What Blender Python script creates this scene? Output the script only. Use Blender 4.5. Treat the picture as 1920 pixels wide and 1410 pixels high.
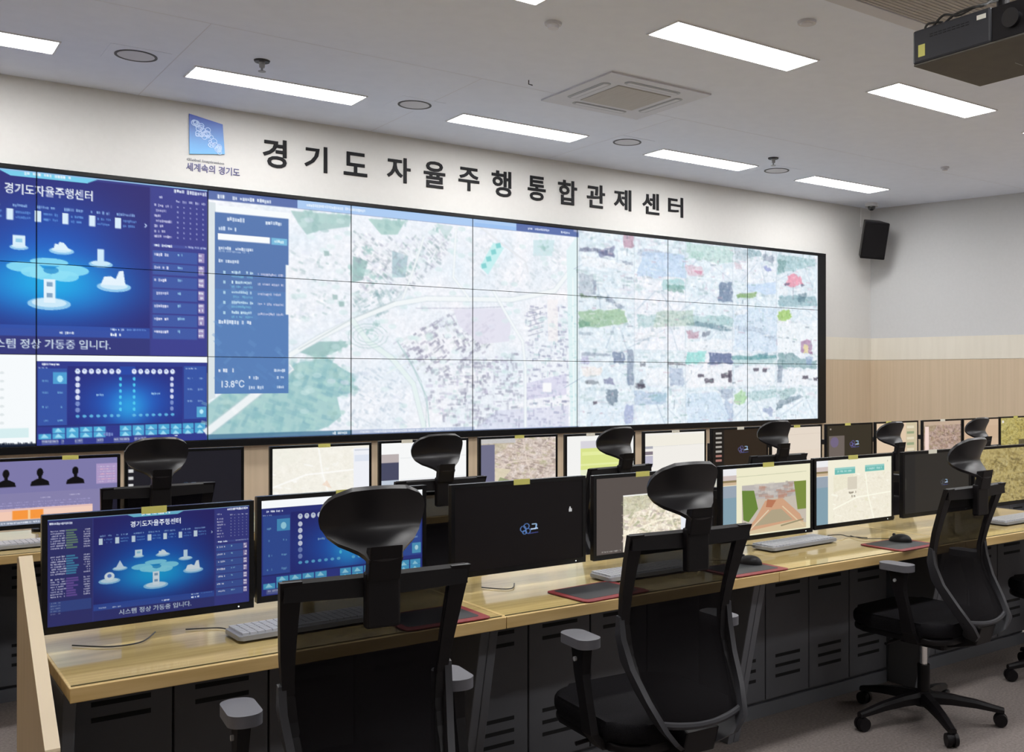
import bpy, bmesh, math, random
import numpy as np
from mathutils import Vector, Matrix
for o in list(bpy.data.objects): bpy.data.objects.remove(o)
SC = bpy.context.scene
COL = SC.collection
R = math.radians
# ------------------------------------------------------------------ camera, world, exposure
CAM = Vector((-1.0978, -8.7982, 1.5)); YAW, PITCH, FPX, PPX = 0.6636, 0.0025, 1918.43, 1216.58
cd = bpy.data.cameras.new('camera'); cam = bpy.data.objects.new('camera', cd); COL.objects.link(cam)
cam.location = CAM; cam.rotation_euler = (math.pi/2+PITCH, 0, -YAW)
cd.sensor_width = 36; cd.lens = 36*FPX/1920; cd.shift_x = -(PPX-960)/1920; cd.clip_start = .05
SC.camera = cam
wd = bpy.data.worlds.new('world'); SC.world = wd; wd.use_nodes = True
wd.node_tree.nodes['Background'].inputs[0].default_value = (.02, .02, .022, 1)
vs = SC.view_settings; vs.view_transform = 'Standard'; vs.look = 'None'; vs.exposure = 0.0; vs.gamma = 1; vs.use_curve_mapping = False
LAMP = 27.5                         # brightness of the ceiling lights
PW = 1.21; PH = PW*9/16             # one display panel of the video wall
ZB = 1.5-.4150*PW; ZT = ZB+3*PH     # bottom and top of the lit picture
ZC = 3.7387                         # ceiling
DZ = .74                            # desk top

def hit_wall(px, py, Y=0.0):
    """point of the photograph -> point on the plane y = Y"""
    f = Vector((math.sin(YAW)*math.cos(PITCH), math.cos(YAW)*math.cos(PITCH), math.sin(PITCH)))
    r = Vector((math.cos(YAW), -math.sin(YAW), 0)); u = r.cross(f)
    d = f+r*((px-PPX)/FPX)-u*((py-705)/FPX)
    return CAM+d*((Y-CAM.y)/d.y)

# ------------------------------------------------------------------ materials
def lin(c): return tuple(((x/255)/12.92 if x/255 <= .04045 else ((x/255+.055)/1.055)**2.4) for x in c)
def mat(name, col, rough=.5, metal=0, spec=.5, coat=0, emit=None, es=0):
    m = bpy.data.materials.new(name); m.use_nodes = True
    b = m.node_tree.nodes['Principled BSDF']
    b.inputs['Base Color'].default_value = (*col, 1); b.inputs['Roughness'].default_value = rough
    b.inputs['Metallic'].default_value = metal; b.inputs['Specular IOR Level'].default_value = spec
    b.inputs['Coat Weight'].default_value = coat
    if emit: b.inputs['Emission Color'].default_value = (*emit, 1); b.inputs['Emission Strength'].default_value = es
    return m
def nd(m, t, **k):
    n = m.node_tree.nodes.new(t)
    for a, v in k.items(): setattr(n, a, v)
    return n
def noise_mat(name, c1, c2, scale=(1, 1, 1), nscale=5, rough=.6, detail=6, bump=0, spec=.4, coat=0, coat_rough=.05, lo=.35, hi=.65):
    m = mat(name, c1, rough, spec=spec, coat=coat); L = m.node_tree.links; b = m.node_tree.nodes['Principled BSDF']
    b.inputs['Coat Roughness'].default_value = coat_rough
    tc = nd(m, 'ShaderNodeTexCoord'); mp = nd(m, 'ShaderNodeMapping'); mp.inputs['Scale'].default_value = scale
    n = nd(m, 'ShaderNodeTexNoise'); n.inputs['Scale'].default_value = nscale; n.inputs['Detail'].default_value = detail
    cr = nd(m, 'ShaderNodeValToRGB'); cr.color_ramp.elements[0].color = (*c1, 1); cr.color_ramp.elements[1].color = (*c2, 1)
    cr.color_ramp.elements[0].position = lo; cr.color_ramp.elements[1].position = hi
    L.new(tc.outputs['Object'], mp.inputs[0]); L.new(mp.outputs[0], n.inputs['Vector']); L.new(n.outputs[0], cr.inputs[0]); L.new(cr.outputs[0], b.inputs['Base Color'])
    if bump:
        bp = nd(m, 'ShaderNodeBump'); bp.inputs['Strength'].default_value = bump; bp.inputs['Distance'].default_value = .004
        L.new(n.outputs[0], bp.inputs['Height']); L.new(bp.outputs[0], b.inputs['Normal'])
    return m
M = {}
M['paint'] = noise_mat('warm_wall_paint', (.635, .627, .605), (.65, .642, .62), nscale=30, rough=.8)
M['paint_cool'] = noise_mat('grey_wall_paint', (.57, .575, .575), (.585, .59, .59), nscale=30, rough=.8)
M['cream'] = noise_mat('cream_panel', (.70, .66, .565), (.735, .695, .60), scale=(1, 1, .1), nscale=12, rough=.55)
M['oak'] = noise_mat('oak_wall_panel', (.55, .435, .30), (.60, .475, .335), scale=(1, 1, .02), nscale=30, rough=.5, detail=4)
M['ceiling'] = noise_mat('ceiling_board', (.79, .835, .935), (.81, .855, .955), nscale=8, rough=.85)
M['ceil_seam'] = mat('ceiling_seam', (.70, .715, .78), .9)
M['carpet'] = noise_mat('carpet', (.175, .15, .14), (.245, .215, .20), nscale=90, rough=.95, bump=.6, spec=.1)
M['wood'] = noise_mat('desk_wood', (.54, .39, .165), (.68, .51, .245), scale=(.9, 14, 14), nscale=3.2, rough=.42, detail=8, coat=.15, coat_rough=.08, spec=.25)
M['edge'] = noise_mat('desk_edge_wood', (.56, .38, .15), (.66, .47, .21), scale=(.7, 9, 9), nscale=4, rough=.45)
M['board'] = noise_mat('end_panel_wood_shaded', (.40, .31, .19), (.46, .36, .225), scale=(9, 9, .6), nscale=4, rough=.5)  # end board face darker than its edge, shade put into the wood colour
M['board_edge'] = mat('end_panel_edge', (.70, .58, .40), .45)
M['seam'] = mat('joint_line', (.10, .09, .04), .6)
M['door'] = noise_mat('cabinet_metal', (.105, .107, .118), (.115, .118, .13), nscale=6, rough=.5, spec=.25)
M['slot'] = mat('vent_slot', (.004, .004, .005), .8)
M['leg'] = mat('desk_leg_metal', (.13, .135, .15), .5, spec=.3)
M['black'] = mat('black_plastic', (.007, .006, .007), .42, spec=.22)
M['glossblack'] = mat('black_gloss', (.006, .006, .007), .24, spec=.3)
M['graphite'] = mat('graphite_plastic', (.030, .030, .035), .45, spec=.3)
M['shell'] = mat('headrest_shell', (.013, .012, .014), .36, spec=.45)
M['pad'] = mat('armrest_pad', (.115, .115, .13), .55, spec=.3)
M['fabric'] = noise_mat('seat_fabric', (.006, .006, .007), (.011, .010, .012), nscale=260, rough=.85, bump=.3, spec=.08)
M['chrome'] = mat('chrome', (.75, .75, .75), .18, metal=1)
M['greyplastic'] = mat('grey_plastic', (.36, .37, .39), .5)
M['keyplastic'] = mat('keycap_plastic', (.50, .51, .54), .5)
M['kbody'] = mat('keyboard_body', (.28, .29, .31), .5)
M['whiteplastic'] = mat('white_plastic', (.62, .62, .64), .5)
M['offwhite'] = mat('cassette_plastic', (.60, .60, .64), .5)
M['grille'] = noise_mat('cassette_grille', (.46, .44, .415), (.54, .52, .49), scale=(60, 1, 1), nscale=4, rough=.7)
M['sticker'] = mat('yellow_sticker', (.62, .60, .16), .6)
M['wsticker'] = mat('white_sticker', (.75, .74, .66), .6)
M['red'] = mat('red_border', (.21, .02, .023), .6)
M['padtop'] = mat('mouse_pad_cloth', (.018, .019, .022), .6)
M['letter'] = mat('dark_letter', (.014, .014, .016), .55, spec=.15)
M['navytext'] = mat('navy_letter', (.11, .11, .25), .5)
M['greytext'] = mat('grey_letter', (.30, .31, .33), .5)
M['projector'] = mat('projector_shell', (.028, .029, .035), .5, spec=.3)
M['projbase'] = noise_mat('projector_base', (.075, .068, .058), (.085, .078, .066), nscale=12, rough=.6)
M['lens'] = mat('lens_glass', (.01, .01, .012), .08, coat=1)
M['cable'] = mat('black_cable', (.02, .02, .02), .5)
M['wcable'] = mat('white_conduit', (.70, .70, .68), .5)
M['lamp'] = mat('lamp_diffuser', (.9, .9, .9), .5, emit=(1, .99, .985), es=LAMP)
M['frame'] = mat('lamp_frame', (.75, .75, .76), .5)
M['dome'] = mat('dark_dome', (.03, .03, .03), .1, coat=1)
M['led'] = mat('white_led', (.8, .8, .8), .4, emit=(.9, .95, 1), es=1.2)
def mesh_mat():
    m = mat('chair_mesh', (.005, .004, .005), .7, spec=.08); L = m.node_tree.links; n = m.node_tree.nodes
    tr = nd(m, 'ShaderNodeBsdfTransparent'); mx = nd(m, 'ShaderNodeMixShader'); mx.inputs[0].default_value = .75
    L.new(tr.outputs[0], mx.inputs[1]); L.new(n['Principled BSDF'].outputs[0], mx.inputs[2]); L.new(mx.outputs[0], n['Material Output'].inputs[0])
    return m
M['mesh'] = mesh_mat()
def glass_mat():
    m = mat('clear_desk_mat', (1, 1, 1), .05); L = m.node_tree.links; n = m.node_tree.nodes
    tr = nd(m, 'ShaderNodeBsdfTransparent'); tr.inputs[0].default_value = (.985, .99, .96, 1)
    gl = nd(m, 'ShaderNodeBsdfGlossy'); gl.inputs['Roughness'].default_value = .07
    fr = nd(m, 'ShaderNodeFresnel'); fr.inputs[0].default_value = 1.28
    mx = nd(m, 'ShaderNodeMixShader')
    ge = nd(m, 'ShaderNodeNewGeometry'); mu = nd(m, 'ShaderNodeMath', operation='MULTIPLY'); iv = nd(m, 'ShaderNodeMath', operation='SUBTRACT'); iv.inputs[0].default_value = 1
    L.new(ge.outputs['Backfacing'], iv.inputs[1]); L.new(iv.outputs[0], mu.inputs[0]); L.new(fr.outputs[0], mu.inputs[1])
    L.new(mu.outputs[0], mx.inputs[0]); L.new(tr.outputs[0], mx.inputs[1]); L.new(gl.outputs[0], mx.inputs[2]); L.new(mx.outputs[0], n['Material Output'].inputs[0])
    return m
M['glass'] = glass_mat()
def screen_mat(name, strength):
    m = mat(name, (.003, .003, .004), .33, spec=.14); b = m.node_tree.nodes['Principled BSDF']
    at = nd(m, 'ShaderNodeAttribute', attribute_name='pic')
    m.node_tree.links.new(at.outputs['Color'], b.inputs['Emission Color']); b.inputs['Emission Strength'].default_value = strength
    return m
M['screen'] = screen_mat('lit_screen', 1.0)
def plate_mat():
    m = mat('emblem_blue', (.1, .2, .6), .4); L = m.node_tree.links; b = m.node_tree.nodes['Principled BSDF']
    tc = nd(m, 'ShaderNodeTexCoord'); sp = nd(m, 'ShaderNodeSeparateXYZ'); cr = nd(m, 'ShaderNodeValToRGB')
    cr.color_ramp.elements[0].color = (*lin((105, 175, 228)), 1); cr.color_ramp.elements[1].color = (*lin((62, 82, 178)), 1)
    L.new(tc.outputs['Generated'], sp.inputs[0]); L.new(sp.outputs['Z'], cr.inputs[0]); L.new(cr.outputs[0], b.inputs['Base Color'])
    return m
M['plate'] = plate_mat()
M['ring'] = mat('emblem_ring', lin((178, 205, 242)), .4)

# ------------------------------------------------------------------ object helpers
def link(name, me, m, parent=None):
    o = bpy.data.objects.new(name, me); COL.objects.link(o)
    if m is not None:
        for x in (m if isinstance(m, (list, tuple)) else [m]): me.materials.append(x)
    if parent is not None: o.parent = parent
    return o
def obj(name, bm, m, parent=None, smooth=False):
    bmesh.ops.recalc_face_normals(bm, faces=bm.faces)
    me = bpy.data.meshes.new(name); bm.to_mesh(me); bm.free()
    if smooth:
        me.polygons.foreach_set('use_smooth', [True]*len(me.polygons))
        try: me.set_sharp_from_angle(angle=R(42))
        except Exception: pass
    return link(name, me, m, parent)
def tag(o, label=None, cat=None, group=None, kind=None):
    if label: o['label'] = label
    if cat: o['category'] = cat
    if group: o['group'] = group
    if kind: o['kind'] = kind
    return o
def thing(name, label, cat, loc=(0, 0, 0), rz=0, group=None):
    o = bpy.data.objects.new(name, None); COL.objects.link(o); o.location = loc; o.rotation_euler = (0, 0, rz)
    o.empty_display_size = .1
    return tag(o, label, cat, group)
def copy_tree(o, parent=None):
    c = o.copy(); COL.objects.link(c)
    if parent is not None: c.parent = parent
    for ch in list(o.children): copy_tree(ch, c)
    return c
def struct(name, bm, m, label=None, cat=None):
    return tag(obj(name, bm, m), label, cat, kind='structure')
NB = bmesh.new
def box(bm, x0, x1, y0, y1, z0, z1, bev=0, seg=2, mi=0):
    g = bmesh.ops.create_cube(bm, size=1)
    vs_ = g['verts']
    for v in vs_: v.co = Vector(((x0+x1)/2+v.co.x*(x1-x0), (y0+y1)/2+v.co.y*(y1-y0), (z0+z1)/2+v.co.z*(z1-z0)))
    fs = {f for v in vs_ for f in v.link_faces}
    for f in fs: f.material_index = mi
    if bev:
        r = bmesh.ops.bevel(bm, geom=list({e for v in vs_ for e in v.link_edges}), offset=bev, segments=seg, affect='EDGES', profile=.5)
        for f in r['faces']: f.material_index = mi
def ring_pts(c, ax, r, seg, up=None):
    ax = ax.normalized(); a = ax.orthogonal() if up is None else up; a = (a-ax*a.dot(ax)).normalized(); b = ax.cross(a)
    return [c+a*(r*math.cos(2*math.pi*i/seg))+b*(r*math.sin(2*math.pi*i/seg)) for i in range(seg)]
def loft(bm, rings, cap=True, close=False):
    R_ = [[bm.verts.new(p) for p in r] for r in rings]; n = len(R_[0])
    for a, b in zip(R_, R_[1:]+([R_[0]] if close else [])):
        for i in range(n): bm.faces.new((a[i], a[(i+1) % n], b[(i+1) % n], b[i]))
    if cap and not close: bm.faces.new(R_[0][::-1]); bm.faces.new(R_[-1])
def tube(bm, pts, r, seg=10):
    pts = [Vector(p) for p in pts]; rr = r if isinstance(r, (list, tuple)) else [r]*len(pts); rings = []
    up = None
    for i, p in enumerate(pts):
        t = (pts[min(i+1, len(pts)-1)]-pts[max(i-1, 0)])
        if up is None: up = t.orthogonal()
        up = (up-t.normalized()*up.dot(t.normalized())); rings.append(ring_pts(p, t, rr[i], seg, up))
    loft(bm, rings)
def cyl(bm, p0, p1, r0, r1=None, seg=20): tube(bm, [p0, p1], [r0, r0 if r1 is None else r1], seg)
def bez(pts, n=16):
    """smooth Catmull-Rom run through pts"""
    P = [Vector(p) for p in pts]; out = []
    for i in range(len(P)-1):
        a, b, c, d = P[max(i-1, 0)], P[i], P[i+1], P[min(i+2, len(P)-1)]
        for k in range(n):
            t = k/n; out.append(.5*((2*b)+(c-a)*t+(2*a-5*b+4*c-d)*t*t+(3*b-a-3*c+d)*t**3))
    return out+[P[-1]]
def prism(bm, poly, axis, a, b, bev=0, seg=2):
    """extrude a 2D outline along an axis"""
    def P(p, h): return Vector((h, p[0], p[1])) if axis == 'x' else Vector((p[0], h, p[1])) if axis == 'y' else Vector((p[0], p[1], h))
    A = [bm.verts.new(P(p, a)) for p in poly]; B = [bm.verts.new(P(p, b)) for p in poly]; n = len(poly)
    bm.faces.new(A); bm.faces.new(B[::-1])
    for i in range(n): bm.faces.new((A[i], B[i], B[(i+1) % n], A[(i+1) % n]))
    if bev:
        es = [e for f in [A[0].link_faces[0]] for e in []]
        es = [e for v in A for e in v.link_edges if e.other_vert(v) in A]+[e for v in B for e in v.link_edges if e.other_vert(v) in B]
        bmesh.ops.bevel(bm, geom=list(set(es)), offset=bev, segments=seg, affect='EDGES', profile=.5)
def rrect(x0, x1, y0, y1, r, n=5):
    out = []
    for cx, cy, a0 in ((x1-r, y1-r, 0), (x0+r, y1-r, 90), (x0+r, y0+r, 180), (x1-r, y0+r, 270)):
        for k in range(n+1): a = R(a0+90*k/n); out.append((cx+r*math.cos(a), cy+r*math.sin(a)))
    return out
def ann(bm, c, axis, r0, r1, h, seg=40):
    """flat ring of height h about axis z or y"""
    rings = []
    for rr, hh in ((r0, 0), (r1, 0), (r1, h), (r0, h)):
        if axis == 'z': rings.append([Vector((c[0]+rr*math.cos(2*math.pi*i/seg), c[1]+rr*math.sin(2*math.pi*i/seg), c[2]+hh)) for i in range(seg)])
        else: rings.append([Vector((c[0]+rr*math.cos(2*math.pi*i/seg), c[1]+hh, c[2]+rr*math.sin(2*math.pi*i/seg))) for i in range(seg)])
    loft(bm, rings, cap=False, close=True)
def sheet(bm, f, ns, nt, thick):
    """a surface f(s,t) given a thickness along its normals"""
    P = [[f(i/ns, j/nt) for i in range(ns+1)] for j in range(nt+1)]
    N = []
    for j in range(nt+1):
        row = []
        for i in range(ns+1):
            a = P[j][min(i+1, ns)]-P[j][max(i-1, 0)]; b = P[min(j+1, nt)][i]-P[max(j-1, 0)][i]
            n = a.cross(b); row.append(n.normalized() if n.length > 1e-9 else Vector((0, 1, 0)))
        N.append(row)
    A = [[bm.verts.new(P[j][i]) for i in range(ns+1)] for j in range(nt+1)]
    B = [[bm.verts.new(P[j][i]+N[j][i]*thick) for i in range(ns+1)] for j in range(nt+1)]
    for j in range(nt):
        for i in range(ns):
            bm.faces.new((A[j][i], A[j][i+1], A[j+1][i+1], A[j+1][i])); bm.faces.new((B[j][i], B[j+1][i], B[j+1][i+1], B[j][i+1]))
    for i in range(ns):
        bm.faces.new((A[0][i], B[0][i], B[0][i+1], A[0][i+1])); bm.faces.new((A[nt][i], A[nt][i+1], B[nt][i+1], B[nt][i]))
    for j in range(nt):
        bm.faces.new((A[j][0], A[j+1][0], B[j+1][0], B[j][0])); bm.faces.new((A[j][ns], B[j][ns], B[j+1][ns], A[j+1][ns]))

# ------------------------------------------------------------------ lettering
def text_mesh(s, offset=0.0, extrude=0.0, bevel=0.0):
    cu = bpy.data.curves.new('lettering', 'FONT'); cu.body = s; cu.offset = offset; cu.extrude = extrude; cu.resolution_u = 3; cu.bevel_depth = bevel; cu.bevel_resolution = 0
    o = bpy.data.objects.new('lettering', cu); COL.objects.link(o)
    me = bpy.data.meshes.new_from_object(o.evaluated_get(bpy.context.evaluated_depsgraph_get()))
    bpy.data.objects.remove(o); bpy.data.curves.remove(cu)
    return me
_TX = {}
def text_tris(s):
    """triangles of a string, scaled to height 1, x from 0"""
    if s not in _TX:
        me = text_mesh(s, .012); me.calc_loop_triangles()
        V = np.array([v.co[:2] for v in me.vertices]); T = np.array([t.vertices[:] for t in me.loop_triangles])
        lo = V.min(0); hi = V.max(0); V = (V-lo)/(hi[1]-lo[1]); V[:, 1] = 1-V[:, 1]
        _TX[s] = (V[T], float(V[:, 0].max())); bpy.data.meshes.remove(me)
    return _TX[s]

# ------------------------------------------------------------------ pictures shown on the screens
class Pic:
    """a small raster; (ox,oy,sx,sy) maps the drawing's own units to pixels"""
    SS = 2
    def __init__(s, w, h, bg=(0, 0, 0), box=None):
        s.w, s.h = w, h; s.a = np.ones((h*s.SS, w*s.SS, 3))*np.array(bg, float)
        x0, y0, x1, y1 = box or (0, 0, 1, 1)
        s.T = (x0, y0, w*s.SS/(x1-x0), h*s.SS/(y1-y0)); s.rng = random.Random(7)
    def sub(s, x0, y0, x1, y1):
        """draw in 0..1 inside this rectangle of the current units"""
        q = Pic.__new__(Pic); q.__dict__.update(s.__dict__); a, b = s.P((x0, y0)), s.P((x1, y1))
        q.T = ('sub', a[0], a[1], b[0]-a[0], b[1]-a[1])
        return q
    def P(s, p):
        if s.T[0] == 'sub': return (s.T[1]+p[0]*s.T[3], s.T[2]+p[1]*s.T[4])
        return ((p[0]-s.T[0])*s.T[2], (p[1]-s.T[1])*s.T[3])
    def _blend(s, x0, y0, m, c, al):
        h, w = m.shape; v = s.a[y0:y0+h, x0:x0+w]; k = (m*al)[..., None]; v[:] = v*(1-k)+np.array(c, float)*k
    def poly(s, pts, c, al=1.0):
        Q = np.array([s.P(p) for p in pts]); H, W = s.a.shape[:2]
        x0, y0 = np.floor(Q.min(0)).astype(int); x1, y1 = np.ceil(Q.max(0)).astype(int)
        x0 = max(x0, 0); y0 = max(y0, 0); x1 = min(x1, W); y1 = min(y1, H)
        if x1 <= x0 or y1 <= y0: return
        X, Y = np.meshgrid(np.arange(x0, x1)+.5, np.arange(y0, y1)+.5); m = np.zeros(X.shape, bool)
        for (ax, ay), (bx, by) in zip(Q, np.roll(Q, -1, 0)):
            if ay == by: continue
            m ^= ((ay > Y) != (by > Y)) & (X < (bx-ax)*(Y-ay)/(by-ay)+ax)
        s._blend(x0, y0, m.astype(float), c, al)
    def rect(s, x0, y0, x1, y1, c, al=1.0): s.poly([(x0, y0), (x1, y0), (x1, y1), (x0, y1)], c, al)
    def ell(s, cx, cy, rx, ry, c, al=1.0, n=28): s.poly([(cx+rx*math.cos(2*math.pi*i/n), cy+ry*math.sin(2*math.pi*i/n)) for i in range(n)], c, al)
    def line(s, pts, w, c, al=1.0):
        for (ax, ay), (bx, by) in zip(pts, pts[1:]):
            L = math.hypot(bx-ax, by-ay) or 1e-9; nx, ny = -(by-ay)/L*w/2, (bx-ax)/L*w/2; ex, ey = (bx-ax)/L*w*.25, (by-ay)/L*w*.25
            s.poly([(ax+nx-ex, ay+ny-ey), (bx+nx+ex, by+ny+ey), (bx-nx+ex, by-ny+ey), (ax-nx-ex, ay-ny-ey)], c, al)
    def glow(s, cx, cy, rx, ry, c, al=1.0, clip=(0, 0, 1, 1), pw=1.0):
        (a, b), (d, e) = s.P(clip[:2]), s.P(clip[2:]); H, W = s.a.shape[:2]
        x0, y0, x1, y1 = max(int(a), 0), max(int(b), 0), min(int(round(d)), W), min(int(round(e)), H)
        if x1 <= x0 or y1 <= y0: return
        C = s.P((cx, cy)); E = s.P((cx+rx, cy+ry)); X, Y = np.meshgrid(np.arange(x0, x1)+.5, np.arange(y0, y1)+.5)
        m = np.exp(-(((X-C[0])/(E[0]-C[0]))**2+((Y-C[1])/(E[1]-C[1]))**2)**pw); s._blend(x0, y0, m, c, al)
    def text(s, t, x, y, h, c, w=None, al=1.0):
        T, tw = text_tris(t); k = (w/tw) if w else None
        ox, oy = s.P((x, y)); hx = s.P((x+(k or 0), y))[0]-ox; hy = s.P((x, y+h))[1]-oy
        if not w: hx = hy
        H, W = s.a.shape[:2]; msk = {}
        Q = T*np.array([hx, hy])+np.array([ox, oy])
        x0, y0 = np.floor(Q.reshape(-1, 2).min(0)).astype(int); x1, y1 = np.ceil(Q.reshape(-1, 2).max(0)).astype(int)
        x0 = max(x0, 0); y0 = max(y0, 0); x1 = min(x1, W); y1 = min(y1, H)
        if x1 <= x0 or y1 <= y0: return
        m = np.zeros((y1-y0, x1-x0), bool)
        for tri in Q:
            a0, b0 = np.floor(tri.min(0)).astype(int); a1, b1 = np.ceil(tri.max(0)).astype(int)
            a0 = max(a0, x0); b0 = max(b0, y0); a1 = min(a1, x1); b1 = min(b1, y1)
            if a1 <= a0 or b1 <= b0: continue
            X, Y = np.meshgrid(np.arange(a0, a1)+.5, np.arange(b0, b1)+.5); sg = []
            for (p, q) in ((tri[0], tri[1]), (tri[1], tri[2]), (tri[2], tri[0])): sg.append((q[0]-p[0])*(Y-p[1])-(q[1]-p[1])*(X-p[0]))
            m[b0-y0:b1-y0, a0-x0:a1-x0] |= ((sg[0] >= 0) & (sg[1] >= 0) & (sg[2] >= 0)) | ((sg[0] <= 0) & (sg[1] <= 0) & (sg[2] <= 0))
        s._blend(x0, y0, m.astype(float), c, al)
    def dash(s, x0, y, x1, h, c, al=1.0, gap=.35, unit=None):
        """a run of unreadably small characters"""
        u = unit or h*.55; x = x0; a = s.P((0, 0)); b = s.P((1, 1)); u = u*(b[1]-a[1])/(b[0]-a[0])
        while x < x1-u*.3:
            if s.rng.random() > gap*.45:
                s.rect(x, y+h*s.rng.uniform(0, .25), min(x+u*.8, x1), y+h*s.rng.uniform(.75, 1), c, al*s.rng.uniform(.65, 1))
            x += u
    def noise(s, x0, y0, x1, y1, cell, amp, seed=1, tint=(1, 1, 1)):
        (a, b), (d, e) = s.P((x0, y0)), s.P((x1, y1)); H, W = s.a.shape[:2]
        xa, ya, xb, yb = max(int(a), 0), max(int(b), 0), min(int(round(d)), W), min(int(round(e)), H)
        if xb <= xa or yb <= ya: return
        g = np.random.RandomState(seed); gh, gw = max(2, int((yb-ya)/cell)+2), max(2, int((xb-xa)/cell)+2); n = g.randn(gh, gw)
        yy = np.linspace(0, gh-1.001, yb-ya); xx = np.linspace(0, gw-1.001, xb-xa); iy = yy.astype(int); ix = xx.astype(int)
        fy = (yy-iy)[:, None]; fx = (xx-ix)[None]
        v = n[iy][:, ix]*(1-fy)*(1-fx)+n[iy+1][:, ix]*fy*(1-fx)+n[iy][:, ix+1]*(1-fy)*fx+n[iy+1][:, ix+1]*fy*fx
        s.a[ya:yb, xa:xb] += (v*amp)[..., None]*np.array(tint)
    def blocks(s, poly, n, size, ang, cols, al=.7, seed=3, asp=(1.2, 3.2)):
        g = random.Random(seed); xs = [p[0] for p in poly]; ys = [p[1] for p in poly]; k = 0
        for _ in range(n*12):
            if k >= n: break
            x, y = g.uniform(min(xs), max(xs)), g.uniform(min(ys), max(ys)); ins = False
            for (ax, ay), (bx, by) in zip(poly, poly[1:]+poly[:1]):
                if (ay > y) != (by > y) and x < (bx-ax)*(y-ay)/(by-ay)+ax: ins = not ins
            if not ins: continue
            k += 1; w = size*g.uniform(.5, 1.2)*g.uniform(*asp); h = size*g.uniform(.5, 1.2); t = R(ang+g.choice((0, 0, 0, 90))+g.uniform(-6, 6)); c, sn = math.cos(t), math.sin(t)
            s.poly([(x+c*a-sn*b, y+sn*a+c*b) for a, b in ((-w/2, -h/2), (w/2, -h/2), (w/2, h/2), (-w/2, h/2))], g.choice(cols), al*g.uniform(.5, 1))
    def soften(s, x0, y0, x1, y1, n):
        (a, b), (d, e) = s.P((x0, y0)), s.P((x1, y1)); H, W = s.a.shape[:2]
        v = s.a[max(int(b), 0):min(int(round(e)), H), max(int(a), 0):min(int(round(d)), W)]
        for _ in range(n):
            q = np.pad(v, ((1, 1), (0, 0), (0, 0)), 'edge'); v[:] = (q[:-2]+2*q[1:-1]+q[2:])/4
            q = np.pad(v, ((0, 0), (1, 1), (0, 0)), 'edge'); v[:] = (q[:, :-2]+2*q[:, 1:-1]+q[:, 2:])/4
    def veil(s, x0, y0, x1, y1, c, al): s.rect(x0, y0, x1, y1, c, al)
    def out(s):
        k = s.SS; a = np.clip(s.a, 0, 255).reshape(s.h, k, s.w, k, 3).mean((1, 3))/255
        return np.where(a <= .04045, a/12.92, ((a+.055)/1.055)**2.4)

def screen_mesh(name, img, x0, x1, z0, z1, y, back, m, parent):
    """lit panel: picture grid facing -y over a solid black slab"""
    h, w = img.shape[:2]
    X, Z = np.meshgrid(np.linspace(x0, x1, w), np.linspace(z1, z0, h))
    co = np.stack([X, np.full_like(X, y), Z], -1).reshape(-1, 3)
    i = (np.arange(h-1)[:, None]*w+np.arange(w-1)[None]).ravel()
    F = np.stack([i, i+w, i+w+1, i+1], 1)
    n = h*w; e = .0
    B = np.array([(a, b, c) for b in (y+.0005, back) for a, c in ((x0-e, z0), (x1+e, z0), (x1+e, z1), (x0-e, z1))], float)
    FB = np.array([(0, 1, 2, 3), (4, 7, 6, 5), (0, 4, 5, 1), (1, 5, 6, 2), (2, 6, 7, 3), (3, 7, 4, 0)])+n
    co = np.concatenate([co, B]); F = np.concatenate([F, FB])
    me = bpy.data.meshes.new(name); me.vertices.add(len(co)); me.vertices.foreach_set('co', co.ravel())
    me.loops.add(F.size); me.loops.foreach_set('vertex_index', F.ravel().astype(np.int32))
    me.polygons.add(len(F)); me.polygons.foreach_set('loop_start', np.arange(0, F.size, 4, dtype=np.int32))
    mi = np.zeros(len(F), np.int32); mi[-6:] = 1; me.materials.append(m); me.materials.append(M['black'])
    me.polygons.foreach_set('material_index', mi); me.update(calc_edges=True)
    at = me.color_attributes.new('pic', 'FLOAT_COLOR', 'POINT'); c = np.zeros((len(co), 4), np.float32); c[:n, :3] = img.reshape(-1, 3); c[:, 3] = 1
    at.data.foreach_set('color', c.ravel())
    o = bpy.data.objects.new(name, me); COL.objects.link(o); o.parent = parent
    return o

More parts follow.
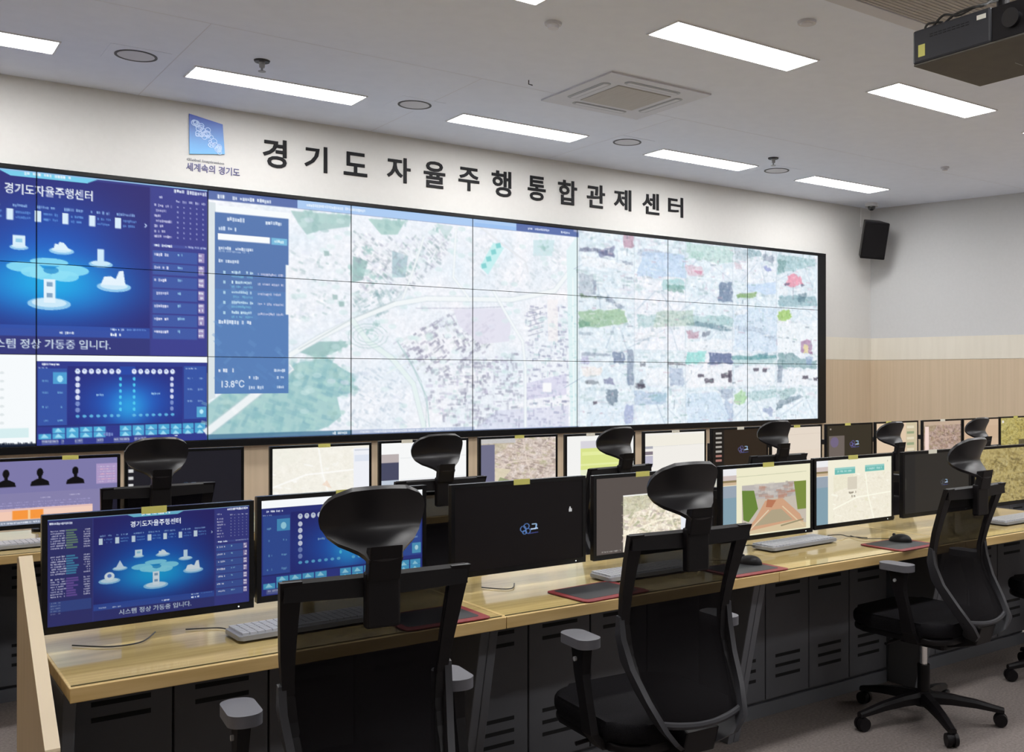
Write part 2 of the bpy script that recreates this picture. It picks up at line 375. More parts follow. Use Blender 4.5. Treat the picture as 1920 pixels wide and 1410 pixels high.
WHITE = (238, 245, 252)
def emblem_marks(p, cx, cy, s, c=(120, 170, 225)):
    """the small ring mark and the short line beside it that float on a dark desktop"""
    for a, b, r in ((-.6, .0, .30), (-.25, -.25, .28), (-.1, .25, .26), (-.45, .35, .2)):
        p.line([(cx+s*(a+r*math.cos(t*.7)), cy+s*1.6*(b+r*math.sin(t*.7))) for t in range(10)], s*.12, c, .75)
    p.rect(cx+s*.3, cy-s*.75, cx+s*.8, cy-s*.55, (170, 205, 240), .9); p.line([(cx+s*.8, cy-s*.6), (cx+s*.75, cy)], s*.16, (150, 190, 235), .9)
    p.line([(cx+s*.25, cy+s*.15), (cx+s*.9, cy+s*.1)], s*.22, (190, 215, 245), .95); p.line([(cx-.1*s, cy+s*.85), (cx+s*.95, cy+s*.75)], s*.16, (70, 80, 150), .8)
def dashboard(p, k=1.0):
    """blue operating-status dashboard, 0..1 units"""
    def cl(c): return tuple(x*k for x in c)
    p.rect(0, 0, 1, 1, cl((58, 62, 134)))
    C = (.21, .02, .81, .86)
    p.rect(*C, cl((46, 38, 108)))
    p.glow(.51, .50, .25, .36, cl((30, 92, 195)), 1, C); p.glow(.51, .62, .23, .15, cl((30, 120, 210)), .9, C); p.glow(.51, .60, .15, .13, cl((30, 170, 230)), 1, C)
    p.rect(.21, .84, .81, .9, cl((52, 88, 176)), .7); p.rect(.21, .9, .81, 1, cl((52, 56, 122)))
    p.poly([(.36, 0), (.66, 0), (.62, .035), (.40, .035)], cl((120, 205, 235))); p.dash(.44, .004, .58, .024, WHITE)
    p.rect(0, 0, 1, .008, cl((150, 190, 230)))
    p.text('경기도자율주행센터', .385, .075, .058, WHITE, w=.25)
    for i in range(7):                                           # row of seven small counters
        x = .245+i*.078
        p.dash(x-.005, .185, x+.05, .018, cl((150, 190, 235)), .9); p.rect(x-.01, .215, x+.008, .275, cl((215, 235, 250))); p.dash(x+.015, .222, x+.055, .016, cl((110, 165, 230)), .8); p.dash(x+.015, .25, x+.055, .016, cl((110, 165, 230)), .8)
    p.line([(.795, .235), (.80, .245), (.795, .255)], .004, cl((190, 210, 240)))
    def island(x, y, r): p.ell(x, y, r, r*.55, cl((150, 205, 240)), .95); p.ell(x, y-.006, r*.8, r*.4, cl((210, 236, 250)), .9)
    island(.425, .42, .026); p.rect(.408, .355, .442, .415, cl((215, 238, 250))); p.rect(.416, .372, .434, .392, cl((120, 190, 225)), .7)
    island(.545, .425, .036); p.poly([(.522, .42), (.526, .385), (.535, .39), (.54, .375), (.552, .38), (.57, .42)], cl((222, 240, 250)))
    island(.66, .485, .036); p.rect(.65, .40, .67, .48, cl((205, 232, 250)))
    island(.70, .61, .052); p.poly([(.66, .60), (.67, .555), (.69, .55), (.705, .565), (.715, .52), (.728, .515), (.735, .60)], cl((228, 242, 252)))
    island(.335, .52, .036); p.poly([(.315, .51), (.335, .44), (.355, .51)], cl((205, 228, 248)))
    island(.285, .63, .052); p.ell(.285, .585, .024, .04, cl((228, 242, 252))); p.ell(.285, .58, .01, .018, cl((70, 110, 200)), .8)
    island(.51, .72, .062)                                       # the tree of cloud shapes in the middle
    for x, y, rx, ry in ((.51, .49, .055, .022), (.44, .525, .05, .028), (.575, .53, .05, .03), (.51, .56, .055, .032), (.47, .55, .04, .03), (.555, .565, .04, .03)): p.ell(x, y, rx, ry, cl((140, 222, 245)), .9)
    p.ell(.515, .535, .022, .02, cl((40, 140, 205)), .8)
    p.rect(.495, .585, .528, .715, cl((226, 242, 252))); p.rect(.503, .60, .52, .625, cl((90, 130, 170)), .7); p.rect(.503, .66, .52, .685, cl((90, 130, 170)), .7)
    p.dash(.235, .87, .27, .016, cl((220, 230, 245))); p.dash(.3, .875, .34, .016, cl((220, 230, 245))); p.dash(.54, .87, .58, .016, WHITE); p.dash(.69, .845, .73, .014, cl((200, 220, 245))); p.dash(.74, .845, .80, .012, cl((110, 150, 215)))
    p.dash(.69, .872, .73, .02, WHITE)
    p.text('시스템 정상 가동중 입니다.', .33, .915, .052, cl((205, 220, 235)), w=.36)
    # left column
    p.rect(0, .02, .205, 1, cl((52, 54, 116)), .9); p.rect(.01, .77, .2, .87, cl((62, 92, 165)), .6); p.dash(.01, .03, .12, .026, WHITE)
    for r0, c in ((.105, (110, 140, 120)), (.345, (70, 140, 180)), (.555, (110, 85, 165))):
        for i in range(8):
            y = r0+i*.023
            p.dash(.015, y, .075+.02*p.rng.random(), .016, (200, 200, 218), .9); p.rect(.085, y, .115+.03*p.rng.random(), y+.016, cl(c), .95); p.dash(.165, y, .195, .016, (195, 195, 212), .9)
    for i in range(5): p.dash(.015, .775+i*.025, .06, .014, cl((175, 185, 210)), .6)
    # right column
    p.rect(.815, .02, 1, 1, cl((60, 64, 142)), .9); p.dash(.88, .015, .995, .026, WHITE)
    p.dash(.825, .065, .85, .016, cl((210, 215, 240)))
    for i in range(5): p.dash(.895+i*.021, .08, .907+i*.021, .016, cl((200, 205, 235)))
    for i in range(7):
        p.dash(.825, .112+i*.03, .845+.035*p.rng.random(), .018, cl((215, 215, 240)), .9)
        for j in range(5): p.rect(.898+j*.021, .116+i*.03, .902+j*.021, .126+i*.03, cl((165, 170, 215)), .8)
    p.rect(.82, .345, .995, .362, cl((80, 100, 175)), .5); p.dash(.825, .345, .885, .018, WHITE); p.dash(.925, .345, .995, .014, cl((170, 180, 220)))
    for i in range(7):
        y = .385+i*.075
        p.rect(.82, y, .965, y+.065, cl((66, 98, 172)), .75); p.dash(.825, y+.012, .87, .02, cl((230, 230, 248))); p.dash(.9, y+.01, .905+.02*p.rng.random(), .018, cl((150, 200, 230)), .9)
        p.rect(.968, y, .988, y+.055, cl((165, 150, 195)), .9); p.dash(.97, y+.005, .986, .016, WHITE); p.dash(.97, y+.032, .986, .016, WHITE)
def control_map(p, k=1.0, top=True):
    """blue control screen with two squares of icons, 0..1 units"""
    def cl(c): return tuple(x*k for x in c)
    p.rect(0, 0, 1, 1, cl((48, 58, 140)))
    C = (.17, .06, .84, .76)
    p.rect(*C, cl((42, 44, 122))); p.glow(.52, .5, .26, .3, cl((36, 98, 200)), 1, C); p.glow(.52, .55, .1, .2, cl((46, 160, 225)), .9, C); p.rect(.465, .06, .555, .16, cl((40, 80, 178)), .7)
    p.dash(.03, .025, .125, .028, WHITE); p.dash(.01, .07, .06, .02, cl((150, 175, 220)))
    p.rect(.01, .09, .165, .76, cl((54, 84, 165))); p.rect(.09, .13, .165, .27, cl((80, 165, 215)), .9); p.ell(.128, .21, .016, .04, cl((170, 230, 250)))
    p.rect(.85, .05, .99, .72, cl((54, 84, 165))); p.rect(.93, .57, .99, .70, cl((90, 175, 215)), .9); p.ell(.96, .63, .012, .03, cl((190, 235, 250))); p.dash(.86, .07, .93, .02, cl((170, 190, 225)))
    for x in (.045, .128):
        for y in (.22, .36, .53, .69):
            if (x, y) != (.128, .22): p.dash(x-.012, y, x+.018, .03, cl((130, 190, 225)), .8)
    for x in (.885, .95):
        for y in (.19, .33, .48): p.dash(x-.012, y, x+.018, .03, cl((170, 200, 230)), .8)
    for i in range(7):
        for x0 in (.225, .548):
            x = x0+i*.0385; p.ell(x, .12, .014, .032, cl((222, 232, 250))); p.ell(x, .11, .005, .01, cl((90, 110, 190)), .6); p.ell(x, .66, .011, .018, cl((100, 185, 228)), .9)
    for i in range(6):
        y = .21+i*.075
        p.ell(.225, y, .013, .03, cl((215, 222, 245)) if i < 4 else cl((120, 140, 200))); p.ell(.775, y, .011, .028, cl((205, 212, 240)) if i < 4 else cl((120, 140, 200)))
        p.ell(.468, y, .008, .022, cl((80, 200, 238))); p.ell(.548, y, .008, .022, cl((80, 200, 238)))
    p.dash(.33, .39, .375, .03, cl((150, 190, 230))); p.dash(.65, .38, .705, .03, cl((150, 190, 230)))
    p.rect(.0, .765, 1, .775, cl((35, 45, 110)))
    for i in range(13):
        x = .012+i*.0755
        for y in (.785, .85):
            if i in (0,) and y < .8 or i == 5: continue
            p.rect(x, y+.01*(6-i)*.2, x+.068, y+.062+.01*(6-i)*.2, cl((76, 165, 212))); p.poly([(x+.012, y+.058), (x+.03, y+.008), (x+.055, y+.058)], cl((165, 225, 245)), .9)
    p.dash(.37, .86, .43, .05, cl((120, 140, 200)))
    for x, w in ((.03, .09), (.135, .015), (.21, .045), (.33, .04), (.43, .09), (.55, .07)): p.rect(x, .93, x+w, .985, cl((120, 130, 170)), .6); p.dash(x, .935, x+w, .03, cl((205, 210, 225)), .7)
    p.dash(.79, .92, .81, .015, WHITE)

# ------------------------------------------------------------------ room shell
CX, CY = 9.54, .05                                    # room corner
A75 = Vector((math.cos(R(75.5)), -math.sin(R(75.5)), 0)); NRM = Vector((-A75.y, A75.x, 0))   # right wall runs along A75
YR = -12.6; XL = -2.5; XR = CX+A75.x/A75.y*(YR-CY)
def quad_slab(bm, pts, h0, h1): prism(bm, pts, 'z', h0, h1)
OUT = [(XL-.2, CY+.2), (CX+.3, CY+.2), (XR+.4, YR-.2), (XL-.2, YR-.2)]
b = NB(); quad_slab(b, OUT, -.1, 0); struct('floor', b, M['carpet'])
b = NB(); quad_slab(b, OUT, ZC, ZC+.1); struct('ceiling', b, M['ceiling'])
b = NB()
for y in (-2.02, -4.85): box(b, XL, 10.0, y-.003, y+.003, ZC-.0008, ZC+.001)
for x in (-1.8, .7, 2.62, 4.5): box(b, x-.003, x+.003, -2.02, CY, ZC-.0008, ZC+.001)
struct('trim_1', b, M['ceil_seam'])
b = NB(); box(b, XL-.2, CX+.05, CY, CY+.2, 0, ZC); struct('wall_back', b, M['paint'])
def rw(bm, s0, s1, d0, d1, z0, z1):
    """slab on the right wall: s along it, d out of it into the room"""
    n = Vector((A75.y, -A75.x, 0)); o = Vector((CX, CY, 0))
    q = [o+A75*s0+n*d0, o+A75*s1+n*d0, o+A75*s1+n*d1, o+A75*s0+n*d1]
    prism(bm, [(p.x, p.y) for p in q], 'z', z0, z1)
b = NB(); rw(b, -.2, 13.2, -.2, 0, 0, ZC); struct('wall_right', b, M['paint_cool'])
b = NB(); box(b, XL-.2, XL, YR, CY+.1, 0, ZC); struct('wall_left', b, M['paint'])
b = NB(); box(b, XL-.2, XR+.3, YR-.2, YR, 0, ZC); struct('wall_front', b, M['paint'])
b = NB(); box(b, XL, CX-.005, CY-.010, CY, 1.745, 2.03); struct('trim_2', b, M['cream'])
b = NB(); rw(b, .0, 12.9, 0, .010, 1.745, 2.03); struct('trim_3', b, M['cream'])
b = NB(); box(b, XL, CX-.005, CY-.012, CY, .0, 1.742); struct('trim_4', b, M['oak'])
b = NB(); box(b, XL, XL+.012, YR, CY-.012, 0, 1.742); struct('trim_6', b, M['oak'])  # panelling on the unseen left wall, added to cut its bounced light
b = NB(); rw(b, .0, 12.9, 0, .012, .0, 1.742); struct('trim_5', b, M['oak'])

# ------------------------------------------------------------------ ceiling fittings
LX = [-2.75, -.635, 1.495, 3.625, 5.79, 7.94]
ORD = ['leftmost', 'second from the left', 'third from the left', 'fourth from the left', 'rightmost']
proto = None
def lamp(x, y, label, group):
    global proto
    if proto is None:
        t = thing('ceiling_light', label, 'ceiling light', (x, y, ZC), 0, group)
        b = NB(); w, d = .635, .15
        for x0, x1, y0, y1 in ((-w-.012, w+.012, -d-.012, -d), (-w-.012, w+.012, d, d+.012), (-w-.012, -w, -d, d), (w, w+.012, -d, d)): box(b, x0, x1, y0, y1, -.008, .02)
        obj('frame', b, M['frame'], t)
        b = NB(); box(b, -w, w, -d, d, -.004, .01); obj('diffuser', b, M['lamp'], t)
        proto = t; return t
    t = copy_tree(proto); t.location = (x, y, ZC); tag(t, label, 'ceiling light', group); return t
G1, G2 = 'ceiling lights beside the video wall', 'ceiling lights in the middle of the room'
for i, x in enumerate(LX[1:]): lamp(x, -.88, 'long recessed ceiling light by the video wall, %s of five' % ORD[i], G1)
lamp(LX[2], -3.72, 'recessed ceiling light of the middle row, only its tip showing at the top', G2)
lamp(LX[3], -3.72, 'large bright recessed ceiling light nearest in view, beside the near air conditioner', G2)
lamp(LX[4], -3.72, 'bright recessed ceiling light in the middle row, below and left of the projector', G2)
lamp(LX[5], -3.72, 'recessed ceiling light cut off by the right edge, in the middle row', G2)
for y in (-6.55, -9.4):
    for x in LX[(1 if y > -7 else 2):]+[10.1]: lamp(x, y, 'recessed ceiling light behind the camera', 'ceiling lights behind the camera')
for x, y in ((-.65, -3.72), (10.1, -3.72)): lamp(x, y, 'recessed ceiling light past the edge of the view', 'ceiling lights past the edge of the view')

def ceiling_speaker(x, y, label):
    t = thing('ceiling_speaker', label, 'ceiling speaker', (x, y, ZC), 0, 'round ceiling speakers')
    b = NB(); ann(b, (0, 0, -.006), 'z', .118, .135, .006); obj('ring', b, M['graphite'], t)
    b = NB(); ann(b, (0, 0, -.004), 'z', .001, .118, .004); obj('grille', b, M['offwhite'], t)
    b = NB(); prism(b, rrect(-.19, .19, -.19, .19, .01), 'z', -.002, .001); obj('plate', b, M['ceiling'], t)
for x, y, l in ((.466, -1.03, 'round ceiling speaker with a dark ring between the two leftmost long lights'), (2.54, -1.04, 'round ceiling speaker above the middle of the wall lettering, between second and third long lights'),
                (4.70, -1.05, 'round ceiling speaker between the third and fourth long lights, below the air conditioner'), (6.76, -.98, 'round ceiling speaker by the far sprinkler, between the two rightmost long lights')): ceiling_speaker(x, y, l)
def sprinkler(x, y, label):
    t = thing('sprinkler', label, 'sprinkler', (x, y, ZC), 0, 'ceiling sprinklers')
    b = NB(); cyl(b, (0, 0, 0), (0, 0, -.012), .055, .05, 24); obj('escutcheon', b, M['graphite'], t, True)
    b = NB(); cyl(b, (0, 0, -.012), (0, 0, -.05), .022, .018, 16); cyl(b, (0, 0, -.05), (0, 0, -.075), .008, .008, 10); cyl(b, (0, 0, -.075), (0, 0, -.079), .026, .026, 16); obj('head', b, M['greyplastic'], t, True)
sprinkler(1.19, -1.45, 'small grey ceiling sprinkler above the second long light from the left')
sprinkler(6.29, -1.40, 'small grey ceiling sprinkler far off, above the round speaker near the corner')
def detector(x, y, r, label):
    t = thing('smoke_detector', label, 'detector', (x, y, ZC), 0, 'round ceiling detectors')
    b = NB(); cyl(b, (0, 0, 0), (0, 0, -.015), r, r*.95, 28); obj('base', b, M['offwhite'], t, True)
    b = NB(); cyl(b, (0, 0, -.015), (0, 0, -.022 if r > .056 else -.036), r*.72, r*.6, 24); obj('cover', b, M['offwhite'], t, True)
detector(2.39, -3.36, .055, 'round smoke detector on the ceiling left of the large near light')
detector(3.63, -4.36, .06, 'pale round detector on the ceiling between the near light and the projector')
detector(8.04, -2.2, .045, 'small round detector on the ceiling near the right wall')
b = NB(); tube(b, [(2.917, -2.2, ZC+.002), (2.917, -2.2, ZC-.03), (2.95, -2.2, ZC-.032)], .004, 8); tag(obj('ceiling_hook', b, M['graphite']), 'tiny dark hook on the ceiling left of the air conditioner', 'hook')

def cassette(x0, y1, label, s=.965):
    t = thing('air_conditioner', label, 'air conditioner', (x0+s/2, y1-s/2, ZC), 0, 'ceiling air conditioners'); h = s/2
    b = NB(); pr = .014
    for q in ((-h, h, h-.225, h), (-h, h, -h, -h+.225), (-h, -h+.225, -h+.225, h-.225), (h-.225, h, -h+.225, h-.225)): box(b, *q, -pr, .0)
    bmesh.ops.remove_doubles(b, verts=b.verts, dist=1e-5)
    obj('panel', b, M['offwhite'], t)
    b = NB(); box(b, -h+.225, h-.225, -h+.225, h-.225, -pr-.006, -.002, .004); obj('grille', b, M['grille'], t)
    for k in range(4):
        b = NB(); prism(b, rrect(-.26, .26, h-.17, h-.09, .035), 'z', -pr-.003, -pr+.001)
        o = obj('air_outlet', b, M['greyplastic'], t); o.rotation_euler = (0, 0, k*math.pi/2)
        b = NB(); prism(b, rrect(-.24, .24, h-.155, h-.112, .018), 'z', -pr-.006, -pr-.002); obj('flap', b, M['offwhite'], o)
cassette(3.27, -1.81, 'square four-way ceiling air conditioner in the middle of the ceiling')
t = thing('ceiling_vent', 'large square ceiling vent at the top edge, partly behind the projector', 'vent', (3.9, -5.2, ZC))
b = NB()
for q in ((-.75, .75, .38, .49), (-.75, .75, -.49, -.38), (-.75, -.64, -.38, .38), (.64, .75, -.38, .38)): box(b, *q, -.02, 0)
obj('frame', b, M['offwhite'], t)
b = NB(); box(b, -.64, .64, -.38, .38, -.012, -.002)
for i in range(24): box(b, -.64, .64, -.37+i*.0315, -.36+i*.0315, -.017, -.011)
obj('grille', b, M['grille'], t)

# dome camera, corner loudspeaker, conduit
t = thing('dome_camera', 'small white dome camera on the ceiling in the far corner', 'security camera', (9.20, -.25, ZC))
b = NB(); cyl(b, (0, 0, 0), (0, 0, -.04), .085, .08, 24); obj('housing', b, M['whiteplastic'], t, True)
b = NB(); g = bmesh.ops.create_uvsphere(b, u_segments=20, v_segments=10, radius=.05, matrix=Matrix.Translation((0, 0, -.045))); obj('dome', b, M['dome'], t, True)
sp = hit_wall(1635, 449, -.24)
t = thing('loudspeaker', 'black tilted loudspeaker hanging in the far corner of the room', 'loudspeaker', sp, R(-32))
b = NB(); prism(b, [(-.16, -.125), (.16, -.125), (.105, .125), (-.105, .125)], 'z', -.235, .235, .012)
o = obj('cabinet', b, M['black'], t); o.rotation_euler = (R(16), R(4), 0)
b = NB(); box(b, -.145, .145, -.132, -.124, -.212, .212, .003); o2 = obj('grille', b, M['glossblack'], o)
b = NB(); tube(b, [(0, .10, 0), (0, .33, .03)], .02, 10); box(b, -.05, .05, .32, .345, -.05, .11); obj('bracket', b, M['black'], t)
b = NB(); p = hit_wall(1614, 385, CY-.012); tube(b, [(p.x, CY-.010, ZC), (p.x, CY-.010, sp.z+.2)], .010, 8); tag(obj('conduit', b, M['wcable']), 'thin white cable conduit running down the wall to the corner loudspeaker', 'conduit')

# projector
t = thing('projector', 'dark grey projector with a yellow sticker hanging from the ceiling', 'projector', (3.158, -6.192, 3.088))
b = NB(); box(b, 0, .58, .21, .662, .004, .176, .012); box(b, .03, .58, 0, .2101, .004, .176, .012); obj('body', b, M['projector'], t)
b = NB(); box(b, .004, .576, .004, .658, -.004, .006, .003); obj('base_plate', b, M['projbase'], t)
b = NB(); box(b, .010, .032, .004, .212, .006, .17, .004); obj('lens_recess', b, M['black'], t)
b = NB(); cyl(b, (.01, .10, .09), (-.012, .10, .09), .045, .045, 28); obj('lens', b, M['lens'], t, True)
b = NB(); box(b, -.0015, .002, .585, .625, .035, .095); obj('warning_sticker', b, M['sticker'], t)
b = NB(); box(b, -.0015, .002, .235, .285, .128, .15); obj('badge', b, M['wsticker'], t)
b = NB()
for i in range(9): box(b, -.001, .004, .33+i*.026, .348+i*.026, .12, .124); box(b, -.001, .004, .33+i*.026, .348+i*.026, .132, .136)
obj('vent', b, M['black'], t)
b = NB(); box(b, .35, .42, .30, .303, -.0055, -.003); obj('marking', b, M['greyplastic'], t)
b = NB(); box(b, .06, .5, .1, .56, .176, .186); box(b, .22, .36, .26, .40, .186, .23); cyl(b, (.29, .33, .22), (.29, .33, ZC-3.088), .032, .032, 20); cyl(b, (.29, .33, ZC-3.088-.02), (.29, .33, ZC-3.088), .09, .09, 24)
obj('ceiling_mount', b, M['black'], t)
b = NB()
for k, pts in enumerate((((.02, .55, .176), (.01, .48, .21), (.02, .40, .19), (.06, .33, .22), (.26, .34, .3)), ((.04, .5, .18), (.02, .42, .20), (.03, .33, .21), (.02, .25, .2), (.27, .32, .35)), ((.01, .60, .15), (.005, .57, .19), (.03, .5, .185)))): tube(b, bez(pts, 8), .006, 8)
obj('cables', b, M['cable'], t)

# ------------------------------------------------------------------ wall lettering and emblem
t = thing('wall_lettering', 'large dark korean letters mounted in a line above the video wall', 'lettering', (1.64, CY, 3.30))
for ch, x, w, h in (('경', 1.748, .197, .24), ('기', 2.101, .197, .223), ('도', 2.459, .212, .205), ('자', 2.870, .225, .228), ('율', 3.227, .213, .245), ('주', 3.587, .217, .220), ('행', 3.944, .215, .250),
                    ('통', 4.348, .205, .241), ('합', 4.719, .225, .248), ('관', 5.074, .226, .240), ('제', 5.422, .225, .222), ('센', 5.807, .230, .228), ('터', 6.158, .210, .218)):
    me = text_mesh(ch, 0, .5, .019); V = np.array([v.co[:] for v in me.vertices]); lo, hi = V.min(0), V.max(0); c = (lo+hi)/2
    W_ = w*1.02*(1+CY/8.8); H_ = h*1.02
    for v in me.vertices: v.co = Vector(((v.co.x-c[0])/(hi[0]-lo[0])*W_, -(v.co.z-lo[2])/(hi[2]-lo[2])*.009, (v.co.y-c[1])/(hi[1]-lo[1])*H_))
    o = link('letter', me, M['letter'], t); k = 1+CY/8.8
    o.location = (CAM.x+(x-CAM.x)*k-1.64, 0, 1.5+(3.411-1.5)*k-3.30)
t = thing('wall_emblem', 'blue square emblem with white ring pattern and small lettering left of the sign', 'emblem', (1.2, CY, 3.45))
Q = [(1.075, 3.65), (1.335, 3.602), (1.352, 3.358), (1.079, 3.324)]
b = NB(); prism(b, [(x-1.2, z-3.45) for x, z in Q], 'y', -.015, 0); obj('plate', b, M['plate'], t)
b = NB(); g = random.Random(5)
for i in range(34):
    k = i/33; r = g.choice((.026, .022, .018, .014)); cx = -.098+.225*k+g.uniform(-.03, .03); cz = .125-.185*k+g.uniform(-.045, .045)
    cx = min(max(cx, -.118+r), .128-r); cz = min(max(cz, -.115+r), .165-(cx+.125)*.19-r); ann(b, (cx, -.0172-.0001*(i % 5), cz), 'y', r-.0055, r, .003, 20)
obj('ring_pattern', b, M['ring'], t)
def wall_text(s, x0, x1, z0, z1, m, name, parent):
    me = text_mesh(s, .012, .5); V = np.array([v.co[:] for v in me.vertices]); lo, hi = V.min(0), V.max(0)
    for v in me.vertices: v.co = Vector((x0+(v.co.x-lo[0])/(hi[0]-lo[0])*(x1-x0), -(v.co.z-lo[2])/(hi[2]-lo[2])*.006, z0+(v.co.y-lo[1])/(hi[1]-lo[1])*(z1-z0)))
    return link(name, me, m, parent)
wall_text('Global Inspiration', -.14, .15, -.185, -.158, M['greytext'], 'small_lettering', t)
wall_text('세계속의 경기도', -.145, .275, -.262, -.195, M['navytext'], 'lettering', t)

# ------------------------------------------------------------------ video wall
X0, X1 = -1, 7
NW, NH = 200, 112
VW = Pic((X1-X0)*NW, 3*NH, (238, 242, 249), (X0, 0, X1, 3*PH/PW))
def W(px, py): p = hit_wall(px, py); return (p.x/PW, (ZT-p.z)/PW)
def WP(*pts): return [W(*p) for p in pts]
def paint_map(v):
    XA, XB, YB = 1.0, 4.015, 1.6875
    v.noise(XA, 0, XB, YB, 60, 4, 11, (1.2, .5, .2)); v.noise(XA, 0, XB, YB, 9, 5, 12, (1, .8, .7)); v.noise(XA, 0, XB, YB, 4, 5, 13)
    for poly, c, al in ((((545, 395), (660, 405), (655, 425), (600, 432), (575, 440), (560, 420)), (150, 190, 185), .75), (((690, 410), (760, 415), (745, 440), (715, 440)), (150, 195, 185), .7),
                        (((662, 480), (690, 490), (680, 525), (660, 530)), (125, 170, 165), .7), (((735, 470), (765, 480), (760, 520), (735, 520)), (150, 185, 195), .7), (((1000, 450), (1040, 450), (1035, 480), (1000, 480)), (195, 225, 230), .7),
                        (((560, 660), (600, 640), (650, 640), (640, 655), (600, 672)), (135, 180, 178), .8), (((820, 420), (850, 425), (835, 450)), (190, 215, 215), .7)): v.poly(WP(*poly), c, al)
    forest = ((388, 760), (420, 735), (490, 735), (540, 690), (560, 680), (610, 670), (640, 690), (668, 705), (660, 735), (632, 745), (640, 780), (615, 800), (590, 808), (388, 826))
    v.poly(WP(*forest), (158, 200, 200), .95)
    v.blocks(WP(*forest), 260, .035, 20, [(125, 178, 185), (140, 190, 195), (175, 215, 208), (115, 168, 182)], .5, 5)
    v.poly(WP((388, 700), (404, 690), (404, 740), (388, 760)), (225, 238, 240), .8)
    DK = [(120, 135, 150), (140, 150, 165), (160, 165, 185), (110, 140, 145), (175, 170, 195)]
    v.blocks(WP((660, 432), (735, 445), (850, 440), (835, 480), (800, 520), (770, 548), (670, 560), (665, 500)), 330, .018, 35, DK+[(120, 160, 155), (170, 190, 195), (190, 205, 205)], .42, 6)
    v.blocks(WP((545, 470), (655, 480), (655, 570), (600, 600), (545, 600)), 90, .018, 20, [(190, 205, 210), (150, 180, 180), (205, 215, 225)], .5, 7)
    v.blocks(WP((665, 545), (760, 545), (720, 590), (660, 600)), 110, .018, -30, [(150, 180, 185), (120, 160, 165), (190, 210, 210)], .5, 8)
    def road(pts, w, c=(246, 250, 251), e=(185, 200, 208), al=.9):
        q = WP(*pts); v.line(q, w*1.35, e, .45); v.line(q, w, c, al)
    # bays of housing
    v.blocks(WP((742, 640), (840, 590), (930, 590), (925, 650), (870, 690), (800, 705), (765, 690)), 260, .020, -32, [(120, 120, 145), (150, 145, 170), (175, 175, 195), (205, 215, 215)], .6, 9)
    v.blocks(WP((795, 690), (980, 660), (980, 800), (850, 800), (800, 760)), 420, .020, 0, [(125, 125, 150), (150, 150, 172), (175, 178, 195), (195, 190, 215), (190, 215, 215)], .6, 10)
    v.blocks(WP((985, 575), (1062, 570), (1066, 800), (985, 800)), 300, .018, 3, [(130, 135, 165), (150, 150, 180), (180, 180, 205), (170, 200, 205)], .6, 14)
    v.blocks(WP((880, 440), (1060, 460), (1050, 545), (950, 550), (880, 520)), 130, .02, 30, [(200, 210, 220), (215, 222, 228), (190, 205, 210)], .5, 15)
    v.blocks(WP((640, 690), (760, 690), (760, 800), (630, 800)), 160, .018, 30, [(190, 205, 220), (205, 215, 228), (170, 190, 205)], .5, 16)
    v.poly(WP((850, 580), (940, 578), (958, 610), (955, 640), (900, 645), (860, 610)), (224, 221, 237), .8)
    v.poly(WP((930, 770), (1066, 760), (1066, 815), (880, 815)), (190, 192, 225), .35)
    v.poly(WP((982, 720), (1062, 700), (1062, 740), (985, 750)), (200, 195, 228), .5); v.poly(WP((1018, 718), (1034, 718), (1034, 735), (1018, 735)), (250, 250, 252))
    v.poly(WP((1026, 562), (1046, 562), (1046, 640), (1028, 640)), (248, 242, 242), .7)
    # roads and stream
    for (x, y, r) in ((600, 410, 24), (640, 405, 16), (575, 402, 14), (725, 418, 20), (748, 412, 14), (672, 505, 16), (700, 520, 12), (620, 660, 18), (590, 672, 14), (645, 650, 12), (640, 700, 18), (655, 725, 14), (560, 690, 20), (625, 775, 18), (430, 760, 20), (690, 470, 10), (770, 500, 12), (820, 430, 9), (1020, 465, 14), (690, 625, 12), (705, 610, 8)):
        g_ = random.Random(x*7+y)
        for _ in range(16): a_, d_ = g_.uniform(0, 6.28), r*g_.random(); c_ = W(x+d_*math.cos(a_)*1.3, y+d_*math.sin(a_)); v.ell(c_[0], c_[1], r*.0011*g_.uniform(.5, 1.4), r*.0011*g_.uniform(.5, 1.4), g_.choice(((140, 182, 180), (160, 200, 196), (178, 212, 208))), .45, 8)
    for (x, y) in [(random.Random(i*3).uniform(545, 1060), random.Random(i*5+1).uniform(410, 800)) for i in range(170)]: c_ = W(x, y); v.ell(c_[0], c_[1], .035, .02, random.Random(int(x)).choice(((205, 232, 232), (215, 238, 236), (228, 232, 246), (196, 226, 224))), .4, 8)
    road([(540, 668), (600, 632), (660, 602), (740, 570), (800, 560), (880, 561), (960, 562), (1040, 545), (1075, 500), (1085, 470)], .035)
    v.line(WP((560, 655), (660, 598), (740, 565)), .006, (170, 185, 190), .7); v.line(WP((780, 578), (880, 578), (950, 575)), .006, (175, 175, 195), .8)
    road([(388, 810), (440, 770), (480, 738), (545, 690)], .05, (243, 246, 248)); road([(660, 600), (690, 640), (735, 672), (775, 720), (795, 800)], .035, (232, 245, 243))
    v.line(WP((745, 640), (775, 690), (800, 745), (805, 800)), .010, (175, 205, 205), .8); v.line(WP((757, 655), (790, 715), (800, 760), (798, 800)), .006, (160, 185, 190), .6); v.line(WP((725, 700), (765, 680)), .008, (238, 244, 244), .9)
    for r in (22, 32, 42): v.line([W(690+r*.9*math.cos(a*.5), 630+r*.55*math.sin(a*.5)) for a in range(13)], .006, (165, 195, 195), .6)
    road([(880, 410), (925, 445), (985, 490), (990, 510)], .012, (232, 234, 238), (190, 195, 205)); road([(925, 545), (950, 590), (980, 640), (985, 690), (985, 800)], .022, (246, 250, 252))
    road([(855, 430), (850, 520), (880, 560)], .018); road([(795, 445), (770, 520), (755, 560)], .016)
